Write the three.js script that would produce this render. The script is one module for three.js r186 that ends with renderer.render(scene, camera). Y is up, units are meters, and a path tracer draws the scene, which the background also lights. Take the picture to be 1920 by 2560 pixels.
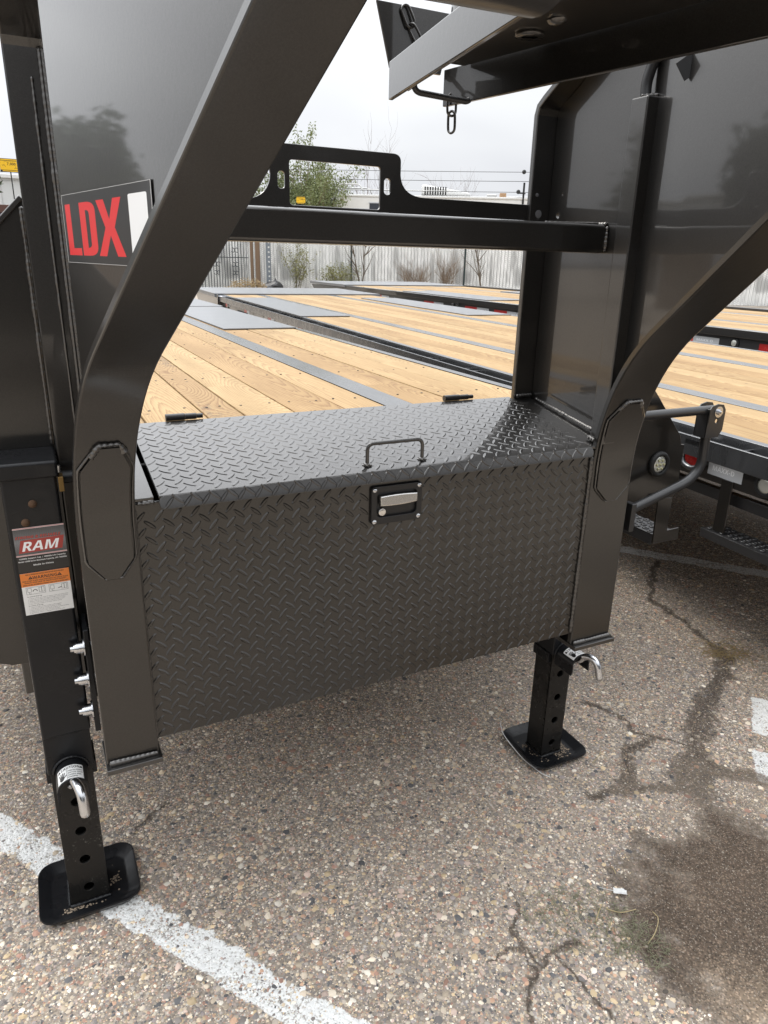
import * as THREE from 'three';
import { RoundedBoxGeometry } from 'three/addons/geometries/RoundedBoxGeometry.js';
import { mergeGeometries, toCreasedNormals } from 'three/addons/utils/BufferGeometryUtils.js';

// ------------------------------------------------------------------ camera, sky, sun, exposure
const scene = new THREE.Scene();
const camera = new THREE.PerspectiveCamera(71.57, 0.75, 0.05, 400);
camera.position.set(0, 1.36, 1.12);
camera.up.set(0.12768, 0.94187, -0.31077);
camera.lookAt(0.42059, 1.36 - 0.33518, 1.12 - 0.84307);
const renderer = new THREE.WebGLRenderer({ antialias: true });
renderer.setSize(768, 1024);
renderer.toneMapping = THREE.LinearToneMapping;
renderer.toneMappingExposure = 1.17;
renderer.shadowMap.enabled = true;

let seed = 1234567;
const rnd = () => { seed = (seed + 0x6d2b79f5) | 0; let t = Math.imul(seed ^ (seed >>> 15), 1 | seed); t = (t + Math.imul(t ^ (t >>> 7), 61 | t)) ^ t; return ((t ^ (t >>> 14)) >>> 0) / 4294967296; };
const rr = (a, b) => a + (b - a) * rnd();
const clamp = (v, a = 0, b = 1) => Math.min(b, Math.max(a, v));
const sstep = (a, b, v) => { const t = clamp((v - a) / (b - a)); return t * t * (3 - 2 * t); };
const mix = (a, b, t) => a + (b - a) * t;
const hash = (x, y) => { let h = Math.imul(x | 0, 374761393) + Math.imul(y | 0, 668265263); h = Math.imul(h ^ (h >>> 13), 1274126177); return ((h ^ (h >>> 16)) >>> 0) / 4294967296; };
const vnoise = (x, y, px = 0, py = 0) => {
  const xi = Math.floor(x), yi = Math.floor(y), fx = x - xi, fy = y - yi, u = fx * fx * (3 - 2 * fx), v = fy * fy * (3 - 2 * fy);
  const w = (a, p) => (p ? ((a % p) + p) % p : a);
  const a = hash(w(xi, px), w(yi, py)), b = hash(w(xi + 1, px), w(yi, py)), c = hash(w(xi, px), w(yi + 1, py)), d = hash(w(xi + 1, px), w(yi + 1, py));
  return a + (b - a) * u + (c - a) * v + (a - b - c + d) * u * v;
};
const fbm = (x, y, n = 4) => { let s = 0, a = 0.5; for (let i = 0; i < n; i++) { s += a * vnoise(x + i * 17.3, y - i * 9.1); x *= 2.03; y *= 2.03; a *= 0.5; } return s / (1 - Math.pow(0.5, n)); };

{ // overcast sky: brighter towards the zenith, faint cloud banks
  const W = 1024, H = 512, d = new Float32Array(W * H * 4);
  for (let j = 0; j < H; j++) {
    const el = ((j + 0.5) / H - 0.5) * Math.PI, se = Math.sin(el);
    for (let i = 0; i < W; i++) {
      const k = (j * W + i) * 4;
      let L, r = 0.985, g = 1.0, b = 1.03;
      if (se <= 0) { L = 0.32; }
      else {
        const a = (i / W) * Math.PI * 2, q = 1 / (se + 0.22);
        const cx = Math.cos(a) * q * 1.6, cz = Math.sin(a) * q * 1.6;
        const n = fbm(cx + 40, cz * 1.5 + 40, 5) - 0.5, n2 = fbm(cx * 0.5 + 11, cz * 0.8 + 7, 3) - 0.5;
        const ce = Math.cos(el), az = (i + 0.5) / W * 2 * Math.PI - Math.PI, dx = ce * Math.cos(az), dz = ce * Math.sin(az), cs = Math.max(0, dx * -0.24 + se * 0.815 + dz * -0.527);
        L = 0.66 * (1 + 2.3 * Math.pow(se, 1.45)) * (1 + 0.9 * cs * cs * cs) * (1 + 0.26 * n + 0.20 * n2);
        b = 1.045 - 0.05 * n; g = 1.008;
      }
      d[k] = L * r; d[k + 1] = L * g; d[k + 2] = L * b; d[k + 3] = 1;
    }
  }
  const t = new THREE.DataTexture(d, W, H, THREE.RGBAFormat, THREE.FloatType);
  t.mapping = THREE.EquirectangularReflectionMapping; t.magFilter = THREE.LinearFilter; t.minFilter = THREE.LinearFilter; t.needsUpdate = true;
  scene.background = t; scene.environment = t;
}
const sun = new THREE.DirectionalLight(new THREE.Color(1.0, 0.94, 0.85), 1.4);
sun.position.set(-4.8, 16.3, -10.5); sun.target.position.set(0.6, 0, 0);
sun.castShadow = true; sun.shadow.radius = 32; sun.shadow.mapSize.set(2048, 2048);
Object.assign(sun.shadow.camera, { left: -14, right: 14, top: 14, bottom: -14, near: 1, far: 60 });
scene.add(sun, sun.target);

// ------------------------------------------------------------------ helpers
const V = (x, y, z) => new THREE.Vector3(x, y, z);
const taken = {};
const numbered = (n) => { const k = taken[n] = (taken[n] ?? -1) + 1; return k ? n + '_' + String(k).padStart(3, '0') : n; };
function thing(name, label, category, pos = [0, 0, 0], group, turn = 0) {
  const o = new THREE.Group(); o.name = numbered(name); o.position.set(...pos); o.rotation.y = turn;
  o.userData = { label, category }; if (group) o.userData.group = group;
  o.off = pos; scene.add(o); return o;
}
function boxUV(g) {
  const p = g.attributes.position, n = g.attributes.normal, uv = new Float32Array(p.count * 2);
  for (let i = 0; i < p.count; i++) {
    const ax = Math.abs(n.getX(i)), ay = Math.abs(n.getY(i)), az = Math.abs(n.getZ(i));
    if (ax >= ay && ax >= az) { uv[2 * i] = p.getZ(i); uv[2 * i + 1] = p.getY(i); }
    else if (ay >= az) { uv[2 * i] = p.getX(i); uv[2 * i + 1] = p.getZ(i); }
    else { uv[2 * i] = p.getX(i); uv[2 * i + 1] = p.getY(i); }
  }
  g.setAttribute('uv', new THREE.BufferAttribute(uv, 2));
  return g;
}
function clean(g) { g = g.index ? g.toNonIndexed() : g; for (const k of Object.keys(g.attributes)) if (!['position', 'normal', 'uv'].includes(k)) g.deleteAttribute(k); return g; }
function join(list) { const l = list.map((g) => { g = clean(g); if (!g.attributes.uv) boxUV(g); return g; }); return l.length > 1 ? mergeGeometries(l) : l[0]; }
// adds one named mesh under parent; geometry is given in the place where it stands (same frame as the thing's parent)
function part(name, geos, mat, parent, keepUV = false) {
  let g = join(Array.isArray(geos) ? geos : [geos]);
  if (!keepUV) boxUV(g);
  let r = parent; while (r && !r.off) r = r.parent;
  if (r && !r.local) { g = g.clone(); g.translate(-r.off[0], -r.off[1], -r.off[2]); }
  const m = new THREE.Mesh(g, mat); m.name = name; m.castShadow = m.receiveShadow = true;
  (parent || scene).add(m); return m;
}
function sub(name, parent) { const g = new THREE.Group(); g.name = name; parent.add(g); return g; }
function B(x0, x1, y0, y1, z0, z1, r = 0.002) {
  const w = Math.abs(x1 - x0), h = Math.abs(y1 - y0), d = Math.abs(z1 - z0), rad = Math.min(r, w / 2.2, h / 2.2, d / 2.2);
  const g = rad > 0.0003 ? new RoundedBoxGeometry(w, h, d, 2, rad) : new THREE.BoxGeometry(w, h, d);
  g.translate((x0 + x1) / 2, (y0 + y1) / 2, (z0 + z1) / 2); return g;
}
function mapGeo(g, fn, flip = false, crease = 0.28) {
  g = clean(g); const p = g.attributes.position, v = new THREE.Vector3();
  for (let i = 0; i < p.count; i++) { const q = fn(p.getX(i), p.getY(i), p.getZ(i)); p.setXYZ(i, q[0], q[1], q[2]); }
  if (flip) for (let i = 0; i < p.count; i += 3) for (const a of [g.attributes.position, g.attributes.uv]) if (a) {
    const s = a.itemSize; for (let k = 0; k < s; k++) { const t = a.array[(i + 1) * s + k]; a.array[(i + 1) * s + k] = a.array[(i + 2) * s + k]; a.array[(i + 2) * s + k] = t; }
  }
  g.deleteAttribute('normal'); g.computeVertexNormals();
  return toCreasedNormals(g, crease);
}
function poly(pts) { const s = new THREE.Shape(); pts.forEach((p, i) => (i ? s.lineTo(p[0], p[1]) : s.moveTo(p[0], p[1]))); s.closePath(); return s; }
function rrect(x0, x1, y0, y1, r, S = THREE.Shape) {
  const s = new S(); s.moveTo(x0 + r, y0); s.lineTo(x1 - r, y0); s.absarc(x1 - r, y0 + r, r, -Math.PI / 2, 0, false); s.lineTo(x1, y1 - r); s.absarc(x1 - r, y1 - r, r, 0, Math.PI / 2, false);
  s.lineTo(x0 + r, y1); s.absarc(x0 + r, y1 - r, r, Math.PI / 2, Math.PI, false); s.lineTo(x0, y0 + r); s.absarc(x0 + r, y0 + r, r, Math.PI, Math.PI * 1.5, false); return s;
}
function circ(x, y, r) { const s = new THREE.Path(); s.absarc(x, y, r, 0, Math.PI * 2, true); return s; }
// extrude a shape drawn in x-y, from z0 towards +z
function ext(shape, z0, depth, bevel = 0, seg = 12) {
  const g = new THREE.ExtrudeGeometry(shape, { depth: depth - 2 * bevel, bevelEnabled: bevel > 0, bevelThickness: bevel, bevelSize: bevel, bevelOffset: -bevel, bevelSegments: 2, curveSegments: seg });
  g.translate(0, 0, z0 + bevel); return g;
}
// extrude a shape drawn in (z, y), from x0 towards +x
const extX = (shape, x0, depth, bevel = 0, seg = 12) => mapGeo(ext(shape, x0, depth, bevel, seg), (u, v, w) => [w, v, u], true);
// extrude a shape drawn in (x, z), from y0 towards +y
const extY = (shape, y0, depth, bevel = 0, seg = 12) => mapGeo(ext(shape, y0, depth, bevel, seg), (u, v, w) => [u, w, v], true);
function tube(pts, r, seg = 8, n = 0, closed = false, tension = 0.5) {
  const c = new THREE.CatmullRomCurve3(pts.map((p) => (p.isVector3 ? p : V(...p))), closed, 'catmullrom', tension);
  return new THREE.TubeGeometry(c, n || pts.length * 6, r, seg, closed);
}
// bar with rounded corners at its inner points
function bentRod(pts, r, bend, seg = 10) {
  const P = pts.map((p) => V(...p)), path = new THREE.CurvePath();
  let last = P[0];
  for (let i = 1; i < P.length - 1; i++) {
    const a = P[i].clone().add(P[i - 1].clone().sub(P[i]).setLength(Math.min(bend, P[i].distanceTo(P[i - 1]) * 0.49)));
    const b = P[i].clone().add(P[i + 1].clone().sub(P[i]).setLength(Math.min(bend, P[i].distanceTo(P[i + 1]) * 0.49)));
    path.add(new THREE.LineCurve3(last, a)); path.add(new THREE.QuadraticBezierCurve3(a, P[i], b)); last = b;
  }
  path.add(new THREE.LineCurve3(last, P[P.length - 1]));
  const cap = [P[0], P[P.length - 1]].map((p) => { const s = new THREE.SphereGeometry(r * 0.99, seg, 6); s.translate(p.x, p.y, p.z); return s; });
  const pp = path.getSpacedPoints(28 * P.length);
  return join([new THREE.TubeGeometry(new THREE.CatmullRomCurve3(pp), pp.length, r, seg, false), ...cap]);
}
function bead(pts, r, step = 0.004, bump = 0.35) { // weld bead: rippled rope along a path
  const c = new THREE.CatmullRomCurve3(pts.map((p) => V(...p)), false, 'catmullrom', 0.1);
  const L = c.getLength(), n = Math.max(8, Math.min(700, Math.round(L / (step * 0.55)))), seg = 7, g = new THREE.TubeGeometry(c, n, 1, seg, false);
  const p = g.attributes.position, pts2 = c.getSpacedPoints(n), ph = rr(0, 9);
  for (let i = 0; i <= n; i++) {
    const q = pts2[i], u = i / n, k = r * (0.72 + bump * Math.sin(i * 1.25 + ph) * 0.13 + bump * (vnoise(i * 0.12, ph) - 0.5) * 0.9) * (i === 0 || i === n ? 0.3 : 1), c0 = c.getPointAt(u);
    for (let j = 0; j <= seg; j++) { const a = i * (seg + 1) + j; p.setXYZ(a, c0.x + (p.getX(a) - c0.x) * k, c0.y + (p.getY(a) - c0.y) * k, c0.z + (p.getZ(a) - c0.z) * k); }
  }
  g.computeVertexNormals(); return g;
}
function cyl(p, dir, r, len, seg = 16, r2 = r) { // cylinder from p along dir
  const g = new THREE.CylinderGeometry(r2, r, len, seg); g.translate(0, len / 2, 0);
  g.applyQuaternion(new THREE.Quaternion().setFromUnitVectors(V(0, 1, 0), V(...dir).normalize())); g.translate(...p); return g;
}
const lathe = (prof, p, dir, seg = 24) => { const g = new THREE.LatheGeometry(prof.map((q) => new THREE.Vector2(q[0], q[1])), seg); g.applyQuaternion(new THREE.Quaternion().setFromUnitVectors(V(0, 1, 0), V(...dir).normalize())); g.translate(...p); return g; };

// ------------------------------------------------------------------ textures and materials
function dataTex(W, H, fn, { color = true, rep = true } = {}) {
  const d = new Uint8Array(W * H * 4);
  for (let j = 0; j < H; j++) for (let i = 0; i < W; i++) { const c = fn(i, j), k = (j * W + i) * 4; d[k] = clamp(c[0]) * 255; d[k + 1] = clamp(c[1]) * 255; d[k + 2] = clamp(c[2]) * 255; d[k + 3] = 255; }
  const t = new THREE.DataTexture(d, W, H, THREE.RGBAFormat, THREE.UnsignedByteType);
  if (color) t.colorSpace = THREE.SRGBColorSpace;
  t.magFilter = THREE.LinearFilter; t.minFilter = THREE.LinearMipmapLinearFilter; t.generateMipmaps = true;
  if (rep) t.wrapS = t.wrapT = THREE.RepeatWrapping; t.needsUpdate = true; return t;
}
const withRep = (t, x, y) => { const c = t.clone(); c.repeat.set(x, y); c.needsUpdate = true; return c; };
const s2 = (v) => (v <= 0.0031308 ? 12.92 * v : 1.055 * Math.pow(v, 1 / 2.4) - 0.055);
const lin = (r, g, b) => new THREE.Color().setRGB(r, g, b);

const peel = dataTex(512, 512, (i, j) => { const v = 0.55 * vnoise(i / 12, j / 12, 0, 0) * 1 + 0; const a = vnoise(i / 512 * 36, j / 512 * 36, 36, 36), b = vnoise(i / 512 * 80 + 5, j / 512 * 80, 80, 80), c = vnoise(i / 512 * 6, j / 512 * 6, 6, 6); const h = 0.6 * a + 0.3 * b + 0.15 * c + 0 * v; return [h * 0.8, h * 0.8, h * 0.8]; }, { color: false });
const flake = dataTex(512, 512, (i, j) => { const a = 0.92 + 0.09 * (hash(i, j) - 0.5) + 0.07 * (hash((i >> 1) + 900, j >> 1) - 0.5) + 0.02 * (vnoise(i / 512 * 5, j / 512 * 5, 5, 5) - 0.5); return [a, a * 0.995, a * 0.985]; });
const fleck = dataTex(512, 512, (i, j) => { const n = vnoise(i / 512 * 90, j / 512 * 90, 90, 90), m = vnoise(i / 512 * 12, j / 512 * 12, 12, 12), d = Math.pow(clamp((n - 0.72) * 3.4), 1.5) * sstep(0.35, 0.75, m), s = hash(i * 3, j * 7) > 0.992 ? 0.5 : 0; const v = 0.12 + 0.02 * n + 0.45 * Math.max(d, s * sstep(0.4, 0.7, m)); return [v, v * 0.97, v * 0.93]; });
const gloss = dataTex(256, 256, (i, j) => { const v = 0.35 + 0.4 * vnoise(i / 256 * 7, j / 256 * 7, 7, 7) + 0.25 * vnoise(i / 256 * 30, j / 256 * 30, 30, 30); return [v, v, v]; }, { color: false });
const M = {};
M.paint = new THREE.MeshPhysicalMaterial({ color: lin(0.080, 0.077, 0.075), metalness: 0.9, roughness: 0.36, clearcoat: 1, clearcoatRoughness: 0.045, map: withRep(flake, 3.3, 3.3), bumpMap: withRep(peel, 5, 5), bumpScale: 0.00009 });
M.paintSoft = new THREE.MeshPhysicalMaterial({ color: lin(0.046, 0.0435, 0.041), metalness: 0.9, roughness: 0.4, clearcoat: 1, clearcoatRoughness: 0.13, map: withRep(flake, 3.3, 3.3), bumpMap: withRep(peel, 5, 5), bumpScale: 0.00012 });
M.weld = new THREE.MeshPhysicalMaterial({ color: lin(0.085, 0.08, 0.075), metalness: 0.82, roughness: 0.4, clearcoat: 1, clearcoatRoughness: 0.05 });
M.black = new THREE.MeshPhysicalMaterial({ color: lin(0.018, 0.018, 0.019), roughness: 0.42, clearcoat: 0.35, clearcoatRoughness: 0.2, bumpMap: withRep(peel, 6, 6), bumpScale: 0.0002 });
M.jack = new THREE.MeshPhysicalMaterial({ color: lin(0.75, 0.75, 0.75), map: withRep(fleck, 4, 4), roughness: 0.5, roughnessMap: withRep(gloss, 3, 3), specularIntensity: 0.6, clearcoat: 0.12, clearcoatRoughness: 0.3 });
M.jackTop = new THREE.MeshPhysicalMaterial({ color: lin(0.009, 0.0095, 0.011), roughness: 0.5, specularIntensity: 0.55, clearcoat: 0.12, clearcoatRoughness: 0.35, roughnessMap: withRep(gloss, 3, 3) });
M.plastic = new THREE.MeshStandardMaterial({ color: lin(0.012, 0.012, 0.013), roughness: 0.4 });
M.zinc = new THREE.MeshStandardMaterial({ color: lin(0.62, 0.63, 0.65), metalness: 1, roughness: 0.3, roughnessMap: withRep(gloss, 20, 20) });
M.chrome = new THREE.MeshStandardMaterial({ color: lin(0.70, 0.69, 0.67), metalness: 1, roughness: 0.27 });
M.rust = new THREE.MeshStandardMaterial({ color: lin(0.10, 0.055, 0.03), roughness: 0.9 });
M.brass = new THREE.MeshStandardMaterial({ color: lin(0.25, 0.16, 0.06), metalness: 0.8, roughness: 0.5 });
M.treadDeck = new THREE.MeshPhysicalMaterial({ color: lin(0.24, 0.25, 0.27), metalness: 0.75, roughness: 0.45, clearcoat: 0.5, clearcoatRoughness: 0.2, map: withRep(flake, 3, 3) });
M.stripMetal = new THREE.MeshPhysicalMaterial({ color: lin(0.15, 0.155, 0.165), metalness: 0.8, roughness: 0.42, roughnessMap: withRep(gloss, 2, 0.6), clearcoat: 0.6, clearcoatRoughness: 0.2, map: withRep(flake, 3, 3) });
M.hole = new THREE.MeshStandardMaterial({ color: lin(0.004, 0.004, 0.004), roughness: 1 });
M.red = new THREE.MeshStandardMaterial({ color: lin(0.52, 0.02, 0.018), roughness: 0.4 });
M.white = new THREE.MeshStandardMaterial({ color: lin(0.72, 0.72, 0.7), roughness: 0.5 });
M.silver = new THREE.MeshStandardMaterial({ color: lin(0.55, 0.56, 0.58), roughness: 0.45 });
M.lens = new THREE.MeshPhysicalMaterial({ color: lin(0.75, 0.75, 0.68), metalness: 0.5, roughness: 0.25, clearcoat: 1 });
M.rubber = new THREE.MeshStandardMaterial({ color: lin(0.01, 0.01, 0.01), roughness: 0.6 });

// wood: plain-sawn pine, four different boards
function woodTex(k) {
  const W = 320, H = 2048; // 0.2 m by 3.2 m
  const cx = [0.5, 0.2, 0.75, 0.45][k], knots = [];
  for (let i = 0; i < 7; i++) knots.push([rr(0.1, 0.9) * 0.2, rr(0, 3.2), rr(0.003, 0.007)]);
  const base = [[0.83, 0.715, 0.535], [0.80, 0.675, 0.49], [0.85, 0.745, 0.57], [0.81, 0.69, 0.51]][k], late = [[0.60, 0.455, 0.295], [0.58, 0.435, 0.28], [0.66, 0.51, 0.345], [0.56, 0.41, 0.265]][k];
  return dataTex(W, H, (i, j) => {
    const x = i / W * 0.2, y = j / H * 3.2, ym = Math.min(y, 3.2 - y);
    let u = x - cx * 0.2 + 0.018 * (vnoise(y * 0.9 + k * 7, k) - 0.5), dpt = 0.012 + 0.05 * (0.5 + 0.5 * Math.cos((y / 3.2) * 2 * Math.PI * (k + 1) + k)) + 0.02 * vnoise(y * 2.2, 4 + k);
    let warp = 0, dark = 0;
    for (const q of knots) { const dx = (x - q[0]) / q[2], dy = Math.min(Math.abs(y - q[1]), 3.2 - Math.abs(y - q[1])) / (q[2] * 2.6), r2 = dx * dx + dy * dy; warp += 0.010 * Math.exp(-r2 * 0.3); if (r2 < 1.2 && dx * dx + dy * dy * 6.8 < 1) dark = 0.65; }
    const rad = Math.sqrt(u * u * 0.55 + dpt * dpt) + warp + 0.0022 * (vnoise(x * 260, y * 6) - 0.5) + 0.003 * (vnoise(x * 40 + 3, y * 3.2) - 0.5);
    const f = (rad * 150) % 1, l = Math.pow(f, 2.4) * (f > 0.93 ? (1 - f) / 0.07 : 1);
    const fine = 0.06 * (vnoise(x * 1500, y * 24) - 0.5) + 0.05 * (vnoise(x * 500, y * 9) - 0.5), blotch = 0.10 * (vnoise(x * 14 + k * 3, y * 1.6) - 0.5);
    const st = k === 3 ? 0.34 * sstep(0.5, 0.8, vnoise(x * 22, y * 2.3 + 9)) * sstep(0.35, 0.7, vnoise(x * 60, y * 40)) : 0.0;
    const c = [0, 1, 2].map((n) => (mix(base[n], late[n], l * 0.78) + fine + blotch) * (1 - st * [0.42, 0.4, 0.32][n]));
    return dark ? c.map((v) => v * 0.5) : c;
  });
}
const woods = [0, 1, 2, 3].map((k) => { const t = woodTex(k); return new THREE.MeshStandardMaterial({ color: lin(0.53, 0.495, 0.425), map: t, bumpMap: t, bumpScale: 0.0006, roughness: 0.72 }); });
function plank(x0, x1, yTop, z0, z1, parent, k, zOff = rr(0, 3)) { // board along z, uv along the grain
  const g = clean(B(x0, x1, yTop - 0.04, yTop + rr(-0.0012, 0.0012), z0, z1, 0.0035)), p = g.attributes.position, uv = new Float32Array(p.count * 2), fl = rnd() < 0.5;
  for (let i = 0; i < p.count; i++) { const w = (p.getX(i) - x0) / (x1 - x0); uv[2 * i] = (fl ? 1 - w : w) * (x1 - x0) / 0.2; uv[2 * i + 1] = (p.getZ(i) + zOff) / 3.2; }
  g.setAttribute('uv', new THREE.BufferAttribute(uv, 2));
  return part('plank', g, woods[k], parent, true);
}
// flat print on a quad: corner a (bottom left), edge vectors u (right) and v (up)
function canvasTex(w, h, draw) { const c = document.createElement('canvas'); c.width = w; c.height = h; draw(c.getContext('2d'), w, h); const t = new THREE.CanvasTexture(c); t.colorSpace = THREE.SRGBColorSpace; t.anisotropy = 8; return t; }
function quad(a, u, v, thick = 0.0006) {
  const A = V(...a), U = V(...u), W = V(...v), n = U.clone().cross(W).setLength(thick), P = [A, A.clone().add(U), A.clone().add(U).add(W), A.clone().add(W)], F = P.map((p) => p.clone().add(n));
  const pos = [], uv = [], q = (a, b, c, d, ua) => { for (const [p, t] of [[a, ua[0]], [b, ua[1]], [c, ua[2]], [a, ua[0]], [c, ua[2]], [d, ua[3]]]) { pos.push(p.x, p.y, p.z); uv.push(...t); } };
  const full = [[0, 0], [1, 0], [1, 1], [0, 1]], e = [[0.01, 0.01], [0.01, 0.01], [0.01, 0.01], [0.01, 0.01]];
  q(F[0], F[1], F[2], F[3], full); for (let i = 0; i < 4; i++) q(P[i], P[(i + 1) % 4], F[(i + 1) % 4], F[i], e);
  const g = new THREE.BufferGeometry(); g.setAttribute('position', new THREE.Float32BufferAttribute(pos, 3)); g.setAttribute('uv', new THREE.Float32BufferAttribute(uv, 2)); g.computeVertexNormals(); return g;
}
const printMat = (t, r = 0.4, coat = 0.5) => new THREE.MeshPhysicalMaterial({ map: t, roughness: r, clearcoat: coat, clearcoatRoughness: 0.08 });

// ------------------------------------------------------------------ ground
const segDist = (x, z, a, b) => { const dx = b[0] - a[0], dz = b[1] - a[1], t = clamp(((x - a[0]) * dx + (z - a[1]) * dz) / (dx * dx + dz * dz)); return [Math.hypot(x - a[0] - t * dx, z - a[1] - t * dz), t]; };
const cracks = [
  [[[2.62, -1.15], [2.42, -0.98], [2.28, -0.84], [2.26, -0.70], [2.23, -0.55], [2.20, -0.44], [2.17, -0.37]], 0.012, 0.022],
  [[[2.17, -0.37], [2.03, -0.28], [1.89, -0.21], [1.75, -0.13], [1.64, -0.05], [1.58, 0.02], [1.50, 0.08]], 0.03, 0.055],
  [[[1.50, -0.36], [1.54, -0.28], [1.54, -0.18], [1.59, -0.12], [1.64, -0.06]], 0.009, 0.008],
  [[[1.56, -0.14], [1.45, -0.11], [1.34, -0.02]], 0.016, 0.012], [[[1.21, -0.03], [1.33, 0.01], [1.42, 0.03], [1.50, 0.08]], 0.010, 0.02],
  [[[1.64, -0.03], [1.62, 0.05], [1.67, 0.10], [1.73, 0.16], [1.95, 0.2]], 0.02, 0.02],
  [[[0.85, 0.10], [0.84, 0.14], [0.79, 0.22], [0.76, 0.28], [0.77, 0.32], [0.73, 0.37], [0.66, 0.43]], 0.001, 0.006],
  [[[0.68, 0.27], [0.73, 0.26], [0.77, 0.27], [0.79, 0.32], [0.86, 0.32], [0.89, 0.31]], 0.002, 0.007], [[[0.83, 0.33], [0.84, 0.39], [0.84, 0.46]], 0.003, 0.002],
  [[[0.08, -0.40], [0.12, -0.42], [0.17, -0.455]], 0.006, 0.005],
];
const dirtPoly = [[1.50, 0.06], [1.37, 0.12], [1.25, 0.14], [1.13, 0.17], [1.06, 0.21], [1.01, 0.27], [0.99, 0.32], [0.96, 0.40], [0.96, 0.50], [1.0, 0.62], [1.0, 0.9], [2.4, 0.9], [2.2, 0.4], [1.75, 0.3], [1.58, 0.22]];
function polyDist(x, z, P) { let inside = false, d = 9; for (let i = 0, j = P.length - 1; i < P.length; j = i++) { if ((P[i][1] > z) !== (P[j][1] > z) && x < ((P[j][0] - P[i][0]) * (z - P[i][1])) / (P[j][1] - P[i][1]) + P[i][0]) inside = !inside; d = Math.min(d, segDist(x, z, P[j], P[i])[0]); } return inside ? -d : d; }
const lines = [[[-0.71, -1.245], [0.655, 0.692], 0.038], [[1.7, -2.42], [3.9, 0.29], 0.047]];
const blocks = [[[2.04, -0.16], [1.87, -0.03], [2.0, 0.14], [2.17, 0.01]], [[1.80, 0.03], [1.69, 0.13], [1.9, 0.4], [2.01, 0.3]]];
function groundAt(x, z) {
  const n1 = fbm(x * 9, z * 9, 3), n2 = vnoise(x * 45 + 9, z * 45);
  let crack = 0, core = 0; const wx = x + 0.028 * (vnoise(x * 22 + 3, z * 22) - 0.5) + 0.012 * (vnoise(x * 75, z * 75 + 5) - 0.5), wz = z + 0.028 * (vnoise(x * 22 + 50, z * 22 + 9) - 0.5) + 0.012 * (vnoise(x * 75 + 8, z * 75) - 0.5), gap = sstep(0.36, 0.6, vnoise(x * 30 + 77, z * 30));
  if (x > -0.1 && z > -1.3) for (const [pts, w0, w1] of cracks) for (let i = 0; i < pts.length - 1; i++) {
    const [d, t] = segDist(wx, wz, pts[i], pts[i + 1]); if (d > 0.12) continue;
      core = Math.max(core, (1 - sstep(0.0004, 0.003 + 0.002 * n2, d)) * gap * (0.25 + 0.6 * n1));
    const w = mix(w0, w1, (i + t) / (pts.length - 1)) * (0.3 + 1.5 * n1 * (0.5 + n2)), n3 = vnoise(x * 140, z * 140 + 7); crack = Math.max(crack, (1 - sstep(w * 0.55, w * 1.3 + 0.0035, d + (n3 - 0.5) * 0.008)) * (0.8 + 0.2 * n3));
  }
  let dirt = 0; if (x > 0.85 && z > -0.1) { const d = polyDist(x, z, dirtPoly) + (n1 - 0.5) * 0.17 + (n2 - 0.5) * 0.07 + (vnoise(x * 160, z * 160) - 0.5) * 0.05; dirt = 1 - sstep(-0.15, 0.06, d); }
  let paint = 0;
  for (const [a, b, w] of lines) { const [d] = segDist(x, z, a, b); if (d < w * 1.4) paint = Math.max(paint, 1 - sstep(w * 0.9, w * 1.05, d + (n2 - 0.5) * 0.016 + (n1 - 0.5) * 0.014)); }
  for (const q of blocks) { const d = polyDist(x, z, q); if (d < 0.03) paint = Math.max(paint, 1 - sstep(-0.004, 0.004, d + (n2 - 0.5) * 0.01)); }
  return { crack, core, dirt, paint: paint * (1 - 0.9 * crack), n1, n2 };
}
const stones = [[0.40, 0.34, 0.26], [0.34, 0.30, 0.25], [0.46, 0.42, 0.36], [0.27, 0.245, 0.215], [0.30, 0.26, 0.21], [0.22, 0.205, 0.19], [0.15, 0.14, 0.135], [0.07, 0.072, 0.078], [0.33, 0.22, 0.16], [0.24, 0.15, 0.12], [0.37, 0.30, 0.20], [0.50, 0.48, 0.44], [0.20, 0.18, 0.18], [0.12, 0.115, 0.115], [0.36, 0.29, 0.26]];
const G = { x0: -1.3, x1: 4.3, z0: -4.2, z1: 1.4 };
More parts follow.
